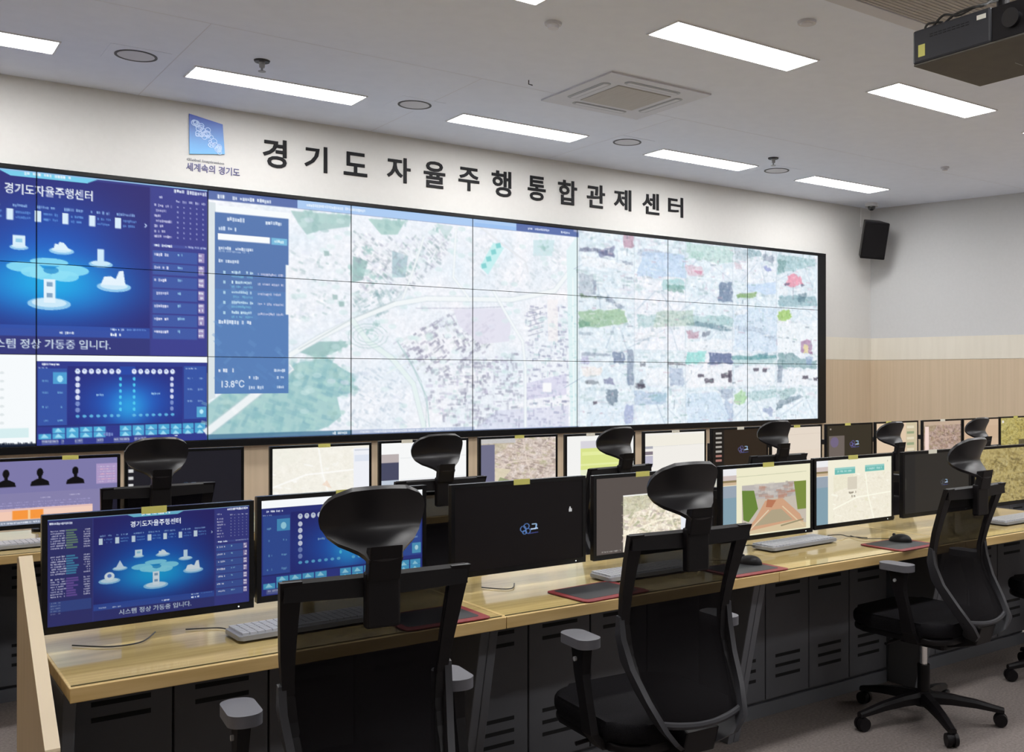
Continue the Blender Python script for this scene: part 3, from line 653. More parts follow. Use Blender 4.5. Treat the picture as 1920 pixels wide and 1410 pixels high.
    v.poly(WP((1062, 470), (1084, 440), (1084, 800), (1070, 815), (1066, 640)), (222, 242, 244), .9); v.line(WP((1074, 520), (1076, 800)), .012, (244, 251, 251)); v.blocks(WP((1062, 560), (1083, 560), (1083, 800), (1066, 800)), 60, .012, 0, [(165, 210, 215), (190, 225, 225)], .6, 17)
    v.poly(WP((900, 500), (925, 455), (945, 465), (915, 515)), (190, 238, 238), .9)
    for x, y in ((907, 499), (916, 486), (925, 473), (934, 461)): v.poly([W(x+a, y+b_) for a, b_ in ((-5, -4), (4, -6), (6, 3), (-3, 5))], (120, 205, 205), .95)
    for i in range(6): v.line(WP((990, 585+i*9), (1018, 577+i*9)), .006, (150, 155, 175), .8)
    for a in ((612, 475), (628, 557), (640, 570)): v.poly([W(a[0]+i, a[1]+j) for i, j in ((-5, -5), (5, -4), (5, 5), (-4, 5))], (120, 160, 155), .6)
    v.soften(XA, 0, XB, YB, 3); v.veil(XA, 0, XB, YB, (240, 247, 250), .10)
    # header bar and side panel
    top = [W(388, 352), W(1085, 427)]; x1 = top[1][0]
    v.rect(XA, 0, x1, .062, (92, 112, 170)); xa = W(558, 385)[0]; xb = W(968, 420)[0]; v.rect(xa, .0, xb, .06, (172, 203, 242)); v.rect(W(890, 400)[0], .03, xb, .06, (150, 190, 240), .7)
    v.dash(W(408, 370)[0], .022, W(510, 380)[0], .03, WHITE); v.dash(W(575, 385)[0], .018, W(685, 395)[0], .026, (225, 238, 252)); v.dash(W(990, 425)[0], .022, W(1030, 430)[0], .02, (225, 232, 250)); v.dash(W(1050, 430)[0], .025, W(1068, 435)[0], .02, (215, 225, 245))
    v.poly(WP((389, 378), (404, 380), (404, 745), (389, 752)), (214, 224, 228), .85)
    v.poly(WP((404, 384), (545, 400), (545, 412), (404, 398)), (246, 250, 252))
    l, r, tp, bt = W(403, 560)[0], W(541, 560)[0], W(470, 404)[1], W(470, 738)[1]
    v.rect(l, tp, r, bt, (84, 124, 182), .97); v.rect(l, tp, r, tp+(bt-tp)*.42, (84, 110, 165), .45)
    v.blocks([(l, tp+.5), (r, tp+.5), (r, bt), (l, bt)], 40, .03, 40, [(110, 155, 205), (95, 140, 195)], .4, 21)
    q = v.sub(l, tp, r, bt); q.rng = random.Random(3)
    q.dash(.16, .02, .4, .025, (220, 230, 245)); q.dash(.68, .02, .9, .025, (220, 230, 245)); q.dash(.05, .075, .28, .022, (210, 225, 245)); q.rect(.04, .115, .74, .15, (248, 251, 253)); q.rect(.76, .115, .98, .155, (120, 185, 220)); q.dash(.8, .125, .94, .02, (225, 245, 250))
    q.dash(.05, .185, .52, .02, (230, 238, 250)); q.dash(.05, .205, .45, .012, (190, 205, 230), .6); q.dash(.05, .255, .32, .022, (220, 230, 245))
    for i in range(5):
        y = .315+i*.056; q.rect(.11, y+.004, .14, y+.02, (190, 225, 240), .8); q.dash(.22, y, .52, .018, (205, 232, 245)); q.dash(.22, y+.026, .5, .015, (120, 185, 215), .8); q.dash(.57, y+.004, .93, .016, (205, 205, 230), .9)
    q.dash(.05, .59, .48, .025, (230, 238, 250)); q.dash(.05, .86, .25, .022, (235, 240, 250)); q.dash(.8, .86, .95, .02, (225, 235, 250)); q.text('13.8℃', .09, .925, .04, (225, 235, 248), w=.3); q.dash(.45, .9, .58, .022, (220, 230, 245)); q.dash(.45, .955, .68, .022, (215, 228, 245)); q.dash(.84, .9, .94, .018, (215, 228, 245)); q.dash(.84, .955, .94, .018, (215, 228, 245))
    v.rect(W(536, 560)[0], W(538, 497)[1], W(541, 560)[0], W(538, 590)[1], (242, 247, 250))
    v.poly(WP((388, 815), (660, 806), (660, 818), (388, 829)), (72, 118, 150), .85); v.poly(WP((660, 806), (890, 800), (890, 809), (660, 818)), (150, 165, 200), .6); v.dash(W(624, 810)[0], YB-.03, W(652, 810)[0], .022, (230, 238, 245)); v.dash(W(675, 810)[0], YB-.03, W(850, 800)[0], .02, (235, 240, 250), .7)
    v.rect(XA, YB-.008, XB, YB, (60, 80, 125), .8)
def paint_feeds(v):
    g = random.Random(42); cw, ch = (6.99-4.015)/5, 1.6875/5
    tint = {(0, 0): 0, (1, 0): 1}
    for r in range(5):
        for c in range(5):
            x, y = 4.015+c*cw, r*ch; q = v.sub(x, y, x+cw, y+ch); q.rng = random.Random(r*9+c)
            q.rect(0, 0, 1, 1, g.choice(((228, 240, 248), (234, 241, 249), (226, 238, 246), (240, 243, 250))))
            q.noise(0, 0, 1, 1, 14, 7, r*11+c, (1.2, .8, .6)); q.noise(0, 0, 1, 1, 5, 7, r*13+c+50)
            q.blocks([(0, .02), (1, .02), (1, .45), (0, .45)], 40, .06, 0, [(205, 222, 230), (185, 212, 214), (240, 244, 250), (170, 198, 198), (212, 205, 220), (160, 180, 192), (246, 248, 252)], .6, r*31+c, (1, 3))
            q.blocks([(0, .4), (1, .4), (1, 1), (0, 1)], 14, .06, g.choice((8, -12, 20)), [(212, 226, 238), (244, 247, 251), (225, 226, 240)], .6, r*37+c, (2, 6))
            a = g.uniform(.25, .7); q.line([(a, .42), (g.uniform(-.3, .6), 1)], .022, (188, 204, 220), .8); q.line([(a+.1, .42), (g.uniform(.6, 1.3), 1)], .02, (196, 210, 224), .8)
            q.rect(0, 0, 1, .012, (200, 212, 222), .5); q.rect(0, 0, .012, 1, (185, 200, 212), .7)
    v.veil(4.015, 0, 6.99, 1.6875, (240, 245, 251), .16)
    def P(c, al, *pts):
        h = random.Random(int(sum(p[0]*3+p[1] for p in pts))); out = []
        xs = [p[0] for p in pts]; ys = [p[1] for p in pts]; d = max(xs)-min(xs), max(ys)-min(ys); j = min(2.6, .12*min(d)+.4)
        for (ax, ay), (bx, by) in zip(pts, pts[1:]+pts[:1]):
            for k in range(5): out.append((ax+(bx-ax)*k/5+h.uniform(-j, j), ay+(by-ay)*k/5+h.uniform(-j, j)))
        q_ = WP(*out); v.poly(q_, c, al*.92)
        n_ = int(d[0]*d[1]/28)
        if n_ > 3: v.blocks(q_, n_, .014, 0, [tuple(x*.8 for x in c), tuple(x*.9 for x in c), tuple(min(255, x*1.14) for x in c), (236, 243, 249)], .42, int(xs[0]), (1, 3))
    LB, WH, TE, GY = (206, 226, 246), (244, 247, 252), (160, 198, 200), (140, 152, 172)
    for al, c, pts in ((.7, (112, 118, 145), ((1087, 464), (1120, 466), (1150, 474), (1152, 483), (1118, 472), (1087, 470))), (.7, WH, ((1090, 478), (1185, 496), (1185, 508), (1090, 498))), (.5, (165, 175, 190), ((1086, 512), (1112, 514), (1112, 555), (1086, 552))), (.7, GY, ((1112, 526), (1118, 526), (1118, 552), (1112, 552))), (.6, (110, 130, 140), ((1118, 553), (1140, 556), (1142, 562), (1120, 560))), (.6, GY, ((1140, 556), (1170, 574), (1166, 580), (1138, 564))),
        (.6, GY, ((1160, 486), (1185, 492), (1187, 498), (1175, 497))), (.5, GY, ((1175, 520), (1186, 520), (1186, 524), (1175, 524))), (.5, (150, 160, 168), ((1213, 518), (1224, 518), (1224, 522), (1213, 522))), (.5, (178, 190, 212), ((1196, 466), (1250, 472), (1280, 478), (1280, 484), (1196, 478))), (.55, (150, 205, 205), ((1242, 522), (1283, 525), (1283, 545), (1242, 542))), (.6, (120, 165, 155), ((1250, 534), (1282, 536), (1280, 548), (1252, 546))),
        (.6, (185, 218, 210), ((1286, 455), (1374, 464), (1374, 492), (1340, 494), (1290, 482))), (.5, (165, 205, 195), ((1296, 470), (1320, 474), (1318, 486), (1298, 482))), (.5, (170, 190, 200), ((1376, 464), (1404, 468), (1404, 488), (1378, 486))), (.6, (130, 165, 175), ((1402, 466), (1428, 472), (1426, 484), (1404, 480))), (.6, GY, ((1430, 476), (1452, 482), (1450, 494), (1432, 488))), (.7, (140, 150, 205), ((1430, 500), (1436, 498), (1446, 506), (1442, 510))), (.6, (215, 190, 200), ((1378, 492), (1390, 494), (1390, 506), (1378, 506))),
        (.55, (150, 190, 195), ((1458, 478), (1530, 488), (1530, 500), (1500, 504), (1474, 510), (1458, 514))), (.5, (110, 150, 150), ((1458, 486), (1474, 488), (1470, 510), (1458, 512))), (.7, WH, ((1460, 534), (1475, 538), (1480, 555), (1462, 550))), (.6, (130, 170, 180), ((1460, 556), (1490, 552), (1530, 556), (1530, 576), (1460, 574))), (.6, (95, 125, 140), ((1496, 552), (1512, 550), (1510, 566), (1498, 564))),
        (.6, LB, ((1376, 580), (1455, 578), (1455, 660), (1376, 658))), (.8, WH, ((1376, 580), (1400, 578), (1400, 590), (1376, 594))), (.5, (180, 196, 215), ((1376, 612), (1420, 614), (1455, 632), (1455, 640), (1415, 622), (1376, 618))), (.6, TE, ((1290, 594), (1360, 590), (1374, 598), (1374, 612), (1300, 610))), (.6, (110, 140, 155), ((1288, 604), (1330, 606), (1372, 616), (1372, 622), (1290, 610))), (.6, (180, 130, 150), ((1286, 620), (1312, 622), (1310, 636), (1290, 634))), (.6, (100, 110, 130), ((1316, 624), (1332, 622), (1330, 630), (1316, 632))), (.8, WH, ((1286, 640), (1374, 636), (1374, 656), (1286, 658))),
        (.5, (150, 165, 180), ((1086, 622), (1112, 624), (1110, 629), (1086, 628))), (.5, (160, 175, 190), ((1188, 638), (1218, 634), (1218, 638), (1190, 642))), (.5, TE, ((1196, 590), (1230, 592), (1226, 612), (1196, 614))), (.7, WH, ((1190, 626), (1250, 622), (1250, 630), (1190, 636))), (.6, GY, ((1090, 660), (1145, 664), (1145, 669), (1090, 666))), (.5, (165, 160, 200), ((1090, 668), (1104, 668), (1104, 684), (1090, 682))), (.8, (248, 240, 236), ((1090, 690), (1130, 688), (1128, 704), (1092, 706))), (.6, (110, 118, 128), ((1098, 712), (1122, 714), (1122, 720), (1098, 720))), (.6, (110, 112, 150), ((1132, 710), (1148, 708), (1152, 722), (1134, 720))),
        (.6, (90, 95, 110), ((1200, 680), (1210, 680), (1210, 687), (1200, 687))), (.6, (95, 98, 112), ((1190, 722), (1204, 710), (1208, 724), (1192, 727))), (.7, WH, ((1212, 690), (1252, 688), (1252, 724), (1212, 724))), (.6, (105, 100, 110), ((1252, 678), (1285, 682), (1285, 686), (1252, 684))), (.5, (160, 175, 205), ((1256, 690), (1282, 690), (1282, 724), (1258, 724))), (.7, WH, ((1288, 690), (1372, 688), (1372, 724), (1288, 726))), (.5, TE, ((1376, 668), (1456, 664), (1456, 682), (1376, 684))), (.6, (100, 140, 160), ((1422, 662), (1440, 662), (1438, 672), (1420, 672))), (.7, WH, ((1378, 690), (1454, 684), (1454, 722), (1378, 724))),
        (.6, (110, 150, 155), ((1458, 662), (1490, 664), (1506, 674), (1530, 676), (1530, 692), (1490, 690), (1458, 690))), (.6, (120, 135, 155), ((1458, 684), (1468, 684), (1466, 716), (1458, 718))), (.7, WH, ((1470, 694), (1530, 694), (1530, 724), (1470, 724))), (.6, (150, 170, 210), ((1510, 668), (1524, 668), (1522, 684), (1512, 684))), (.7, (100, 120, 140), ((1138, 730), (1160, 732), (1158, 748), (1150, 760), (1142, 758), (1136, 744))), (.7, (225, 238, 250), ((1104, 756), (1170, 760), (1168, 795), (1104, 798))), (.6, (175, 195, 222), ((1190, 734), (1250, 736), (1250, 756), (1190, 760))), (.6, (160, 195, 210), ((1220, 740), (1250, 738), (1248, 752), (1222, 754))),
        (.6, LB, ((1288, 740), (1340, 734), (1366, 770), (1370, 790), (1288, 794))), (.5, (150, 165, 190), ((1345, 730), (1374, 728), (1374, 745), (1360, 750))), (.5, (160, 178, 208), ((1356, 750), (1374, 756), (1374, 788), (1366, 788))), (.5, TE, ((1402, 735), (1456, 728), (1456, 745), (1410, 752))), (.5, (150, 185, 185), ((1458, 734), (1490, 728), (1494, 736), (1466, 752))), (.7, (100, 125, 140), ((1456, 758), (1470, 754), (1466, 764), (1456, 768)))): P(c, al, *pts)
    P((160, 195, 160), .85, (1086, 585), (1112, 582), (1170, 580), (1175, 605), (1130, 612), (1086, 612)); P((120, 165, 145), .7, (1086, 600), (1110, 603), (1105, 612), (1086, 614))
    P((175, 200, 185), .6, (1230, 585), (1300, 580), (1300, 612), (1225, 615))
    P((120, 125, 160), .7, (1122, 470), (1152, 462), (1152, 482), (1125, 482)); P((190, 150, 170), .8, (1170, 440), (1188, 442), (1188, 466), (1171, 465))
    P((195, 218, 246), .7, (1205, 470), (1285, 480), (1285, 520), (1195, 520)); P((115, 130, 160), .75, (1150, 660), (1172, 660), (1170, 682), (1152, 680)); P((125, 140, 165), .7, (1176, 655), (1188, 655), (1187, 722), (1176, 724))
    P((170, 180, 215), .85, (1172, 760), (1188, 758), (1187, 795), (1171, 795)); P((150, 220, 215), .85, (1290, 660), (1325, 660), (1320, 680), (1285, 682)); P((95, 110, 150), .85, (1330, 662), (1373, 662), (1373, 682), (1328, 682))
    for x, y, w, h in ((1308, 702, 12, 5), (1322, 710, 16, 8), (1352, 700, 16, 8), (1366, 695, 6, 22), (1413, 690, 10, 6), (1430, 690, 8, 8), (1504, 704, 11, 7), (1525, 708, 8, 6), (1195, 720, 14, 8), (1112, 752, 8, 6)): P((85, 80, 95), .85, (x, y), (x+w, y), (x+w, y+h), (x, y+h))
    P((165, 205, 110), .85, (1458, 583), (1478, 580), (1484, 592), (1475, 600), (1458, 602)); P((170, 215, 160), .75, (1378, 740), (1390, 730), (1400, 745), (1396, 758), (1378, 758))
    P((238, 160, 180), .95, (1470, 532), (1478, 519), (1489, 512), (1500, 519), (1507, 533), (1489, 538)); P((105, 105, 130), .8, (1470, 532), (1480, 529), (1480, 534), (1472, 536)); P((105, 105, 130), .8, (1502, 532), (1513, 535), (1502, 538)); v.line(WP((1487, 537), (1487, 560)), .006, (130, 130, 150), .9); P((225, 190, 205), .6, (1283, 497), (1318, 500), (1318, 520), (1290, 516)); P((200, 120, 150), .6, (1300, 508), (1318, 508), (1314, 516))
    P((110, 130, 160), .8, (1350, 530), (1374, 530), (1374, 568), (1345, 566)); P((120, 160, 90), .7, (1382, 552), (1418, 548), (1418, 556), (1382, 560)); P((205, 225, 250), .9, (1402, 532), (1455, 530), (1455, 552), (1402, 548))
    P((160, 110, 150), .6, (1503, 640), (1522, 636), (1524, 662), (1500, 660)); P((235, 225, 170), .9, (1506, 645), (1514, 645), (1515, 662), (1507, 662)); P((165, 178, 208), .8, (1428, 766), (1447, 764), (1447, 780), (1430, 772)); P((130, 150, 165), .7, (1456, 755), (1500, 740), (1505, 745), (1460, 765))
    P((105, 160, 165), .7, (1372, 668), (1456, 665), (1456, 672), (1372, 676)); P((240, 246, 251), .9, (1458, 600), (1532, 610), (1532, 660), (1458, 660)); P((160, 110, 150), .6, (1503, 640), (1522, 636), (1524, 662), (1500, 660)); P((235, 225, 170), .9, (1506, 645), (1514, 645), (1515, 662), (1507, 662))
    P((95, 120, 95), .7, (1086, 550), (1098, 555), (1118, 556), (1118, 560), (1090, 558))
dashboard(VW.sub(-.9, 0, 1, 1.125)); VW.rect(-1, 0, -.9, 1.125, (48, 62, 140))
q = VW.sub(-1, 1.125, 1, 1.6875); q.rect(0, 0, 1, .07, (245, 250, 253)); q.rect(0, .0, .5, 1, (246, 250, 252)); q.rect(0, .8, .48, .9, (215, 238, 240)); q.rect(0, .97, .5, 1, (20, 30, 50)); q.dash(.1, .95, .49, .03, (30, 40, 60))
for i in range(7): q.ell(.41, .2+i*.09, .006, .015, (225, 232, 234))
control_map(VW.sub(.0, 1.125+.07*.5625, 1, 1.6875))
paint_map(VW); paint_feeds(VW); F_ = (4.015, 0, 6.99, 1.6875); VW.soften(*F_, 3); VW.noise(*F_, 9, 5, 301, (1.1, .8, .7)); VW.noise(*F_, 4, 4, 302); VW.blocks([(4.02, 0), (6.98, 0), (6.98, 1.68), (4.02, 1.68)], 520, .016, 0, [(130, 145, 160), (165, 185, 190), (247, 250, 253), (247, 250, 253), (205, 180, 195), (145, 180, 175)], .5, 77, (1, 5)); VW.soften(*F_, 3)
IMG = VW.out()
for i in range(1, 8): IMG[:, i*NW-1:i*NW+1] *= .45
vw = thing('video_wall', 'huge video wall of tiled displays showing dashboards, an aerial map and street views', 'video wall', (0, 0, ZB))
for i in range(X1-X0):
    for j in range(3):
        im = IMG[j*NH:(j+1)*NH, i*NW:(i+1)*NW].copy()
        x0 = (X0+i)*PW; z1 = 3*PH-j*PH; e = .0025
        screen_mesh('display_panel', im, x0+e, x0+PW-e, z1-PH+e, z1-e, 0, .04, M['screen'], vw)
b = NB(); xl, xr = X0*PW-.03, X1*PW+.13
box(b, xl, xr, -.02, CY, 3*PH, 3*PH+.033, .003); box(b, xl, xr, -.02, CY, -.058, 0, .003); box(b, X1*PW, xr, -.02, CY, 0, 3*PH, .003); box(b, xl, X0*PW, -.02, CY, 0, 3*PH, .003)
obj('bezel', b, M['glossblack'], vw)

# ------------------------------------------------------------------ desks
def console(x0, x1, yf, label, group, row):
    """one desk unit: worktop, slanted legs, vented cabinet doors"""
    t = thing('console_desk', label, 'desk', ((x0+x1)/2, yf, 0), 0, group); w = (x1-x0)/2
    b = NB(); box(b, -w+.001, w-.001, .006, .80, DZ-.034, DZ, .002); obj('worktop', b, M['wood'], t)
    b = NB(); box(b, -w+.001, w-.001, 0, .007, DZ-.036, DZ+.0015, .002); obj('edge_band', b, M['edge'], t)
    for sx in (-1, 1):
        b = NB(); xx = sx*(w-.0165)
        prism(b, [(.10, DZ-.036), (.36, DZ-.036), (.44, 0), (.265, 0)], 'x', xx-.0155, xx+.0155, .003); obj('leg', b, M['leg'], t)
    nd_ = 4; dw = (2*w-.11)/nd_
    for k in range(nd_):
        b = NB(); a = -w+.055+k*dw
        box(b, a+.003, a+dw-.003, .415, .44, .075, DZ-.05, .003)
        for zz in (.62, .575, .53, .26, .215, .17):
            box(b, a+dw*.22, a+dw*.78, .4135, .4165, zz-.007, zz+.007, mi=1)
        obj('cabinet_door', b, [M['door'], M['slot']], t)
    b = NB(); box(b, -w+.05, w-.05, .44, .78, .04, DZ-.04); obj('cabinet_body', b, M['door'], t)
    b = NB(); box(b, -w+.05, w-.05, .42, .78, 0, .06); obj('plinth', b, M['leg'], t)
    b = NB(); box(b, -w+.006, w-.006, .022, .79, DZ, DZ+.003, .001)
    g = obj('desk_mat', b, M['glass']); g.location = ((x0+x1)/2, yf, 0.0005)
    b = NB(); box(b, -w+.006, w-.006, .0195, .0215, DZ+.0002, DZ+.003); o = obj('mat_edge', b, M['seam'], g)
    return t, g
YF1, YF2 = -5.955, -3.65
S1 = ['leftmost', 'second from the left', 'third from the left', 'fourth from the left']
for i in range(5):
    x0 = -.672+i*1.223
    if i < 4:
        t, g = console(x0, x0+1.223, YF1, ['front row wooden desk with dark cabinets at the left end, beside the end board', 'front row wooden desk between the two nearest chairs, carrying the dark idle screen', 'front row wooden desk in the middle, with the cream pages on its screens', 'front row wooden desk at the right edge behind the third front chair'][i], 'front row desks', 1)
        tag(g, ['clear desk mat on the front row desk at the left end', 'clear desk mat on the front row desk with the dark idle screen', 'clear desk mat on the front row desk with cream pages on screens', 'clear desk mat on the front row desk at the right edge'][i], 'desk mat', 'clear desk mats')
for i in range(8):
    x0 = -1.84+i*1.223
    nm = ['past the left edge', 'at the left edge under the lavender screen', 'under the cream map screen, second in view', 'under the screen with the aerial photograph', 'under the black screen with a column of icons', 'under the dark screen with a grey window', 'under the pinkish aerial map screen', 'at the right edge under the olive aerial map screen'][i]
    t, g = console(x0, x0+1.223, YF2, 'back row wooden desk '+nm, 'back row desks', 2)
    tag(g, 'clear mat on the back desk '+nm, 'desk mat', 'clear desk mats')
# slanted wooden board at the left end of the front row
t = thing('end_board', 'slanted light wooden end board standing at the left end of the front desk', 'end board', (-.72, -5.8, 0))
pro = [(.26, 0), (.26, 1.012), (.22, 1.018), (-.25, .63), (-.25, 0)]
b = NB(); prism(b, pro, 'x', -.016, .014, .0015); obj('board', b, M['board'], t)
b = NB(); d = Vector((0, -.47, -.388)).normalized(); n = Vector((0, -d.z, d.y)) if -d.z < 0 else Vector((0, d.z, -d.y))
n = Vector((0, -.636, .771))
P0, P1, P2 = Vector((0, .22, 1.018)), Vector((0, -.25, .63)), Vector((0, -.25, 0))
loft(b, [[P + Vector((x, 0, 0)) + n_*h for x, h in ((-.017, 0), (.015, 0), (.015, .004), (-.017, .004))] for P, n_ in ((P0, n), (P1, n), (P1+Vector((0, 0, -.003)), Vector((0, -1, 0))), (P2, Vector((0, -1, 0))))])
obj('edge_band', b, M['board_edge'], t)

# ------------------------------------------------------------------ monitors
def scr_dash(p): dashboard(p, .82)
def scr_control(p): p.rect(0, 0, 1, .09, (245, 248, 250)); control_map(p.sub(0, .085, 1, 1), .82)
def scr_idle(p):
    p.rect(0, 0, 1, 1, (17, 14, 14)); emblem_marks(p, .56, .56, .075, (90, 130, 195)); p.rect(.885, .36, .91, .40, (185, 185, 185)); p.rect(.89, .335, .90, .365, (205, 205, 205))
def scr_grey(p):
    p.rect(0, 0, 1, 1, (88, 80, 76)); q = p.sub(.24, .26, 1.0, 1.0); aerial(q, ((236, 226, 206), (222, 205, 200), (160, 165, 130)), 31); p.rect(.24, .245, 1, .265, (245, 245, 240)); q.rect(.72, .4, 1, .9, (232, 236, 244)); p.dash(.05, .955, .22, .02, (170, 165, 160)); p.rect(.84, .1, .9, .98, (150, 140, 132), .35)
def aerial(p, cols, seed, n=320, k=1.0):
    p.rect(0, 0, 1, 1, cols[0]); p.noise(0, 0, 1, 1, 12, 14*k, seed, (.6, .7, .9)); p.noise(0, 0, 1, 1, 4, 12*k, seed+1)
    p.blocks([(0, 0), (1, 0), (1, 1), (0, 1)], n, .035, 25, [cols[1], cols[2], tuple(x*(1-.25*k) for x in cols[1]), tuple(min(255, x*1.12) for x in cols[0])], .55, seed)
    p.poly([(0, 0), (.4, 0), (.3, .25), (0, .35)], cols[2], .35); p.line([(0, .7), (.4, .5), (1, .45)], .03, tuple(min(255, x*1.1) for x in cols[0]), .7); p.line([(.55, 0), (.6, .5), (.7, 1)], .022, tuple(min(255, x*1.1) for x in cols[0]), .6)
def side_strip(p):
    p.rect(0, 0, .15, .1, (235, 235, 238)); p.rect(0, .1, .15, .17, (205, 190, 186)); p.rect(0, .17, .15, .21, (140, 125, 90)); p.rect(0, .2, .15, .24, (205, 180, 150)); p.rect(0, .25, .15, 1, (130, 158, 172)); p.rect(0, .25, .15, .42, (160, 165, 178), .7)
def scr_road(p):
    p.rect(0, 0, 1, 1, (236, 232, 202)); p.line([(.02, .13), (.95, .12)], .01, (205, 205, 175)); side_strip(p); q = p.sub(.21, .26, .95, .98)
    q.rect(0, 0, 1, 1, (196, 186, 172)); q.rect(0, 0, 1, .3, (186, 180, 176)); q.blocks([(.2, 0), (.8, 0), (.8, .3), (.2, .3)], 60, .06, 0, [(165, 155, 150), (205, 198, 190), (180, 130, 110)], .6, 4)
    q.poly([(0, .1), (.18, .12), (.24, .5), (.1, .75), (.02, .7)], (104, 132, 58)); q.poly([(.8, .0), (1, 0), (1, .6), (.86, .6)], (122, 140, 62)); q.poly([(.35, .35), (.62, .33), (.9, .7), (1, 1), (0, 1), (.2, .7)], (205, 160, 128)); q.poly([(.38, .32), (.52, .36), (.45, .5), (.36, .48)], (176, 108, 78), .8)
    q.poly([(.45, .55), (.6, .55), (.78, .8), (.18, .85)], (170, 160, 132), .9); q.poly([(.0, .95), (.85, .82), (1, .9), (1, 1), (0, 1)], (212, 196, 160), .9); q.line([(.05, 1), (.4, .55)], .02, (222, 205, 175)); q.line([(.95, .95), (.62, .5)], .02, (222, 200, 165)); q.line([(.6, .9), (.95, .82)], .03, (150, 140, 110))
def scr_forms(p):
    p.rect(0, 0, 1, 1, (240, 235, 216)); side_strip(p); q = p.sub(.17, 0, 1, 1); aerial(q.sub(.06, .25, .98, 1.0), ((240, 234, 216), (235, 228, 208), (226, 222, 190)), 61, 60, .25); q.rect(0, 0, 1, .24, (241, 237, 216)); q.rect(.08, .13, .4, .235, (112, 186, 178)); q.rect(.08, .13, .4, .16, (150, 205, 198)); q.rect(.56, .12, .88, .225, (112, 186, 178)); q.rect(.56, .12, .88, .15, (150, 205, 198)); q.dash(.12, .17, .36, .04, (180, 220, 215)); q.dash(.6, .16, .84, .04, (180, 220, 215))
    q.dash(.3, .52, .42, .04, (120, 110, 96)); q.dash(.3, .58, .42, .04, (120, 110, 96)); q.rect(.28, .29, .43, .49, (216, 208, 190)); q.dash(.92, .06, .95, .03, (150, 150, 130))
def scr_idle2(p): p.rect(0, 0, 1, 1, (46, 43, 39)); emblem_marks(p, .60, .52, .06, (78, 82, 92)); p.rect(0, 0, .16, 1, (40, 38, 36)); p.rect(.0, .4, .03, .6, (52, 50, 46))
def scr_olive(p): aerial(p, ((168, 152, 100), (132, 116, 74), (190, 172, 116)), 71, 420)
def person_shape(p, x, y, a, h, c=(14, 12, 14)):
    p.ell(x, y+h*.24, a*.17, h*.25, c); p.rect(x-a*.09, y+h*.4, x+a*.09, y+h*.66, c); p.poly([(x-a*.5, y+h), (x-a*.44, y+h*.76), (x-a*.14, y+h*.60), (x+a*.14, y+h*.60), (x+a*.44, y+h*.76), (x+a*.5, y+h)], c)
def scr_lavender(p):
    p.rect(0, 0, 1, 1, (132, 127, 170)); p.rect(0, 0, 1, .5, (124, 120, 168)); p.rect(.83, .1, 1, .42, (170, 150, 195)); 
    for x in (.145, .395, .665): person_shape(p, x, .13, .145, .27)
    for i in range(7): p.dash(.84, .14+i*.04, .98, .02, (220, 175, 195) if i % 2 else (200, 190, 215))
    p.dash(.4, .58, .48, .02, (190, 185, 215)); p.dash(.62, .56, .70, .02, (190, 185, 215))
    for i in range(3): p.dash(.05, .64+i*.04, .78, .02, (175, 170, 215), .7, .9)
    p.rect(0, .74, .8, .79, (226, 190, 185)); p.rect(0, .78, .8, .93, (240, 200, 180)); p.rect(.19, .77, .42, .91, (245, 150, 62)); p.rect(.305, .77, .325, .91, (248, 200, 140)); p.rect(.42, .77, .8, .84, (240, 205, 188)); p.rect(0, .92, .8, 1, (130, 140, 160)); p.dash(0, .945, .5, .03, (225, 230, 240))
def scr_iconblack(p):
    p.rect(0, 0, 1, 1, (30, 29, 36)); emblem_marks(p, .52, .60, .085, (70, 100, 130))
    for i in range(3): p.rect(.01, .26+i*.12, .05, .31+i*.12, (210, 210, 210))
def scr_creammap(p):
    p.rect(0, 0, 1, 1, (243, 240, 230)); aerial(p.sub(0, 0, .84, 1), ((243, 240, 230), (239, 236, 224), (238, 238, 226)), 81, 60, .2); p.rect(.83, .05, 1, 1, (238, 240, 246)); p.rect(.84, .08, 1, .1, (200, 205, 215)); p.rect(.84, .18, 1, .3, (222, 228, 240)); p.poly([(.5, .7), (.55, .62), (.6, .78)], (240, 215, 195), .7)
def scr_page(p): p.rect(0, 0, 1, 1, (246, 247, 247)); p.rect(0, .22, .2, .38, (185, 175, 175)); p.rect(0, .38, .2, .72, (72, 74, 98)); p.rect(0, .72, .2, 1, (190, 200, 215)); p.line([(.22, .3), (1, .3)], .01, (225, 228, 230)); p.line([(.22, .72), (1, .72)], .01, (222, 226, 230))
def scr_aerial(p): aerial(p, ((210, 196, 186), (190, 168, 160), (178, 174, 136)), 91, 360); p.rect(0, 0, .45, .1, (196, 196, 200), .8); p.rect(0, .12, .18, 1, (112, 112, 138)); p.poly([(.18, .6), (.4, .65), (.2, 1)], (222, 212, 184), .8); p.poly([(.18, 1), (.25, .8), (.42, .9), (.5, 1)], (140, 152, 110), .8)
def scr_lime(p): p.rect(0, 0, 1, 1, (242, 242, 240)); p.rect(.2, .12, .85, .3, (215, 212, 220)); p.rect(.2, .28, .85, .75, (216, 226, 140)); p.rect(.22, .36, .8, .44, (228, 236, 160)); p.rect(.2, .62, .85, .66, (228, 236, 165)); p.rect(.2, .75, .9, 1, (232, 236, 205))
def scr_doc(p): p.rect(0, 0, 1, 1, (240, 237, 231)); p.rect(0, .05, 1, .3, (240, 236, 224)); p.line([(.1, .32), (1, .3)], .01, (222, 220, 214)); p.rect(0, .3, .13, .36, (170, 170, 180)); p.rect(0, .42, .13, .5, (130, 120, 130)); p.rect(0, .52, .13, .78, (185, 182, 200))
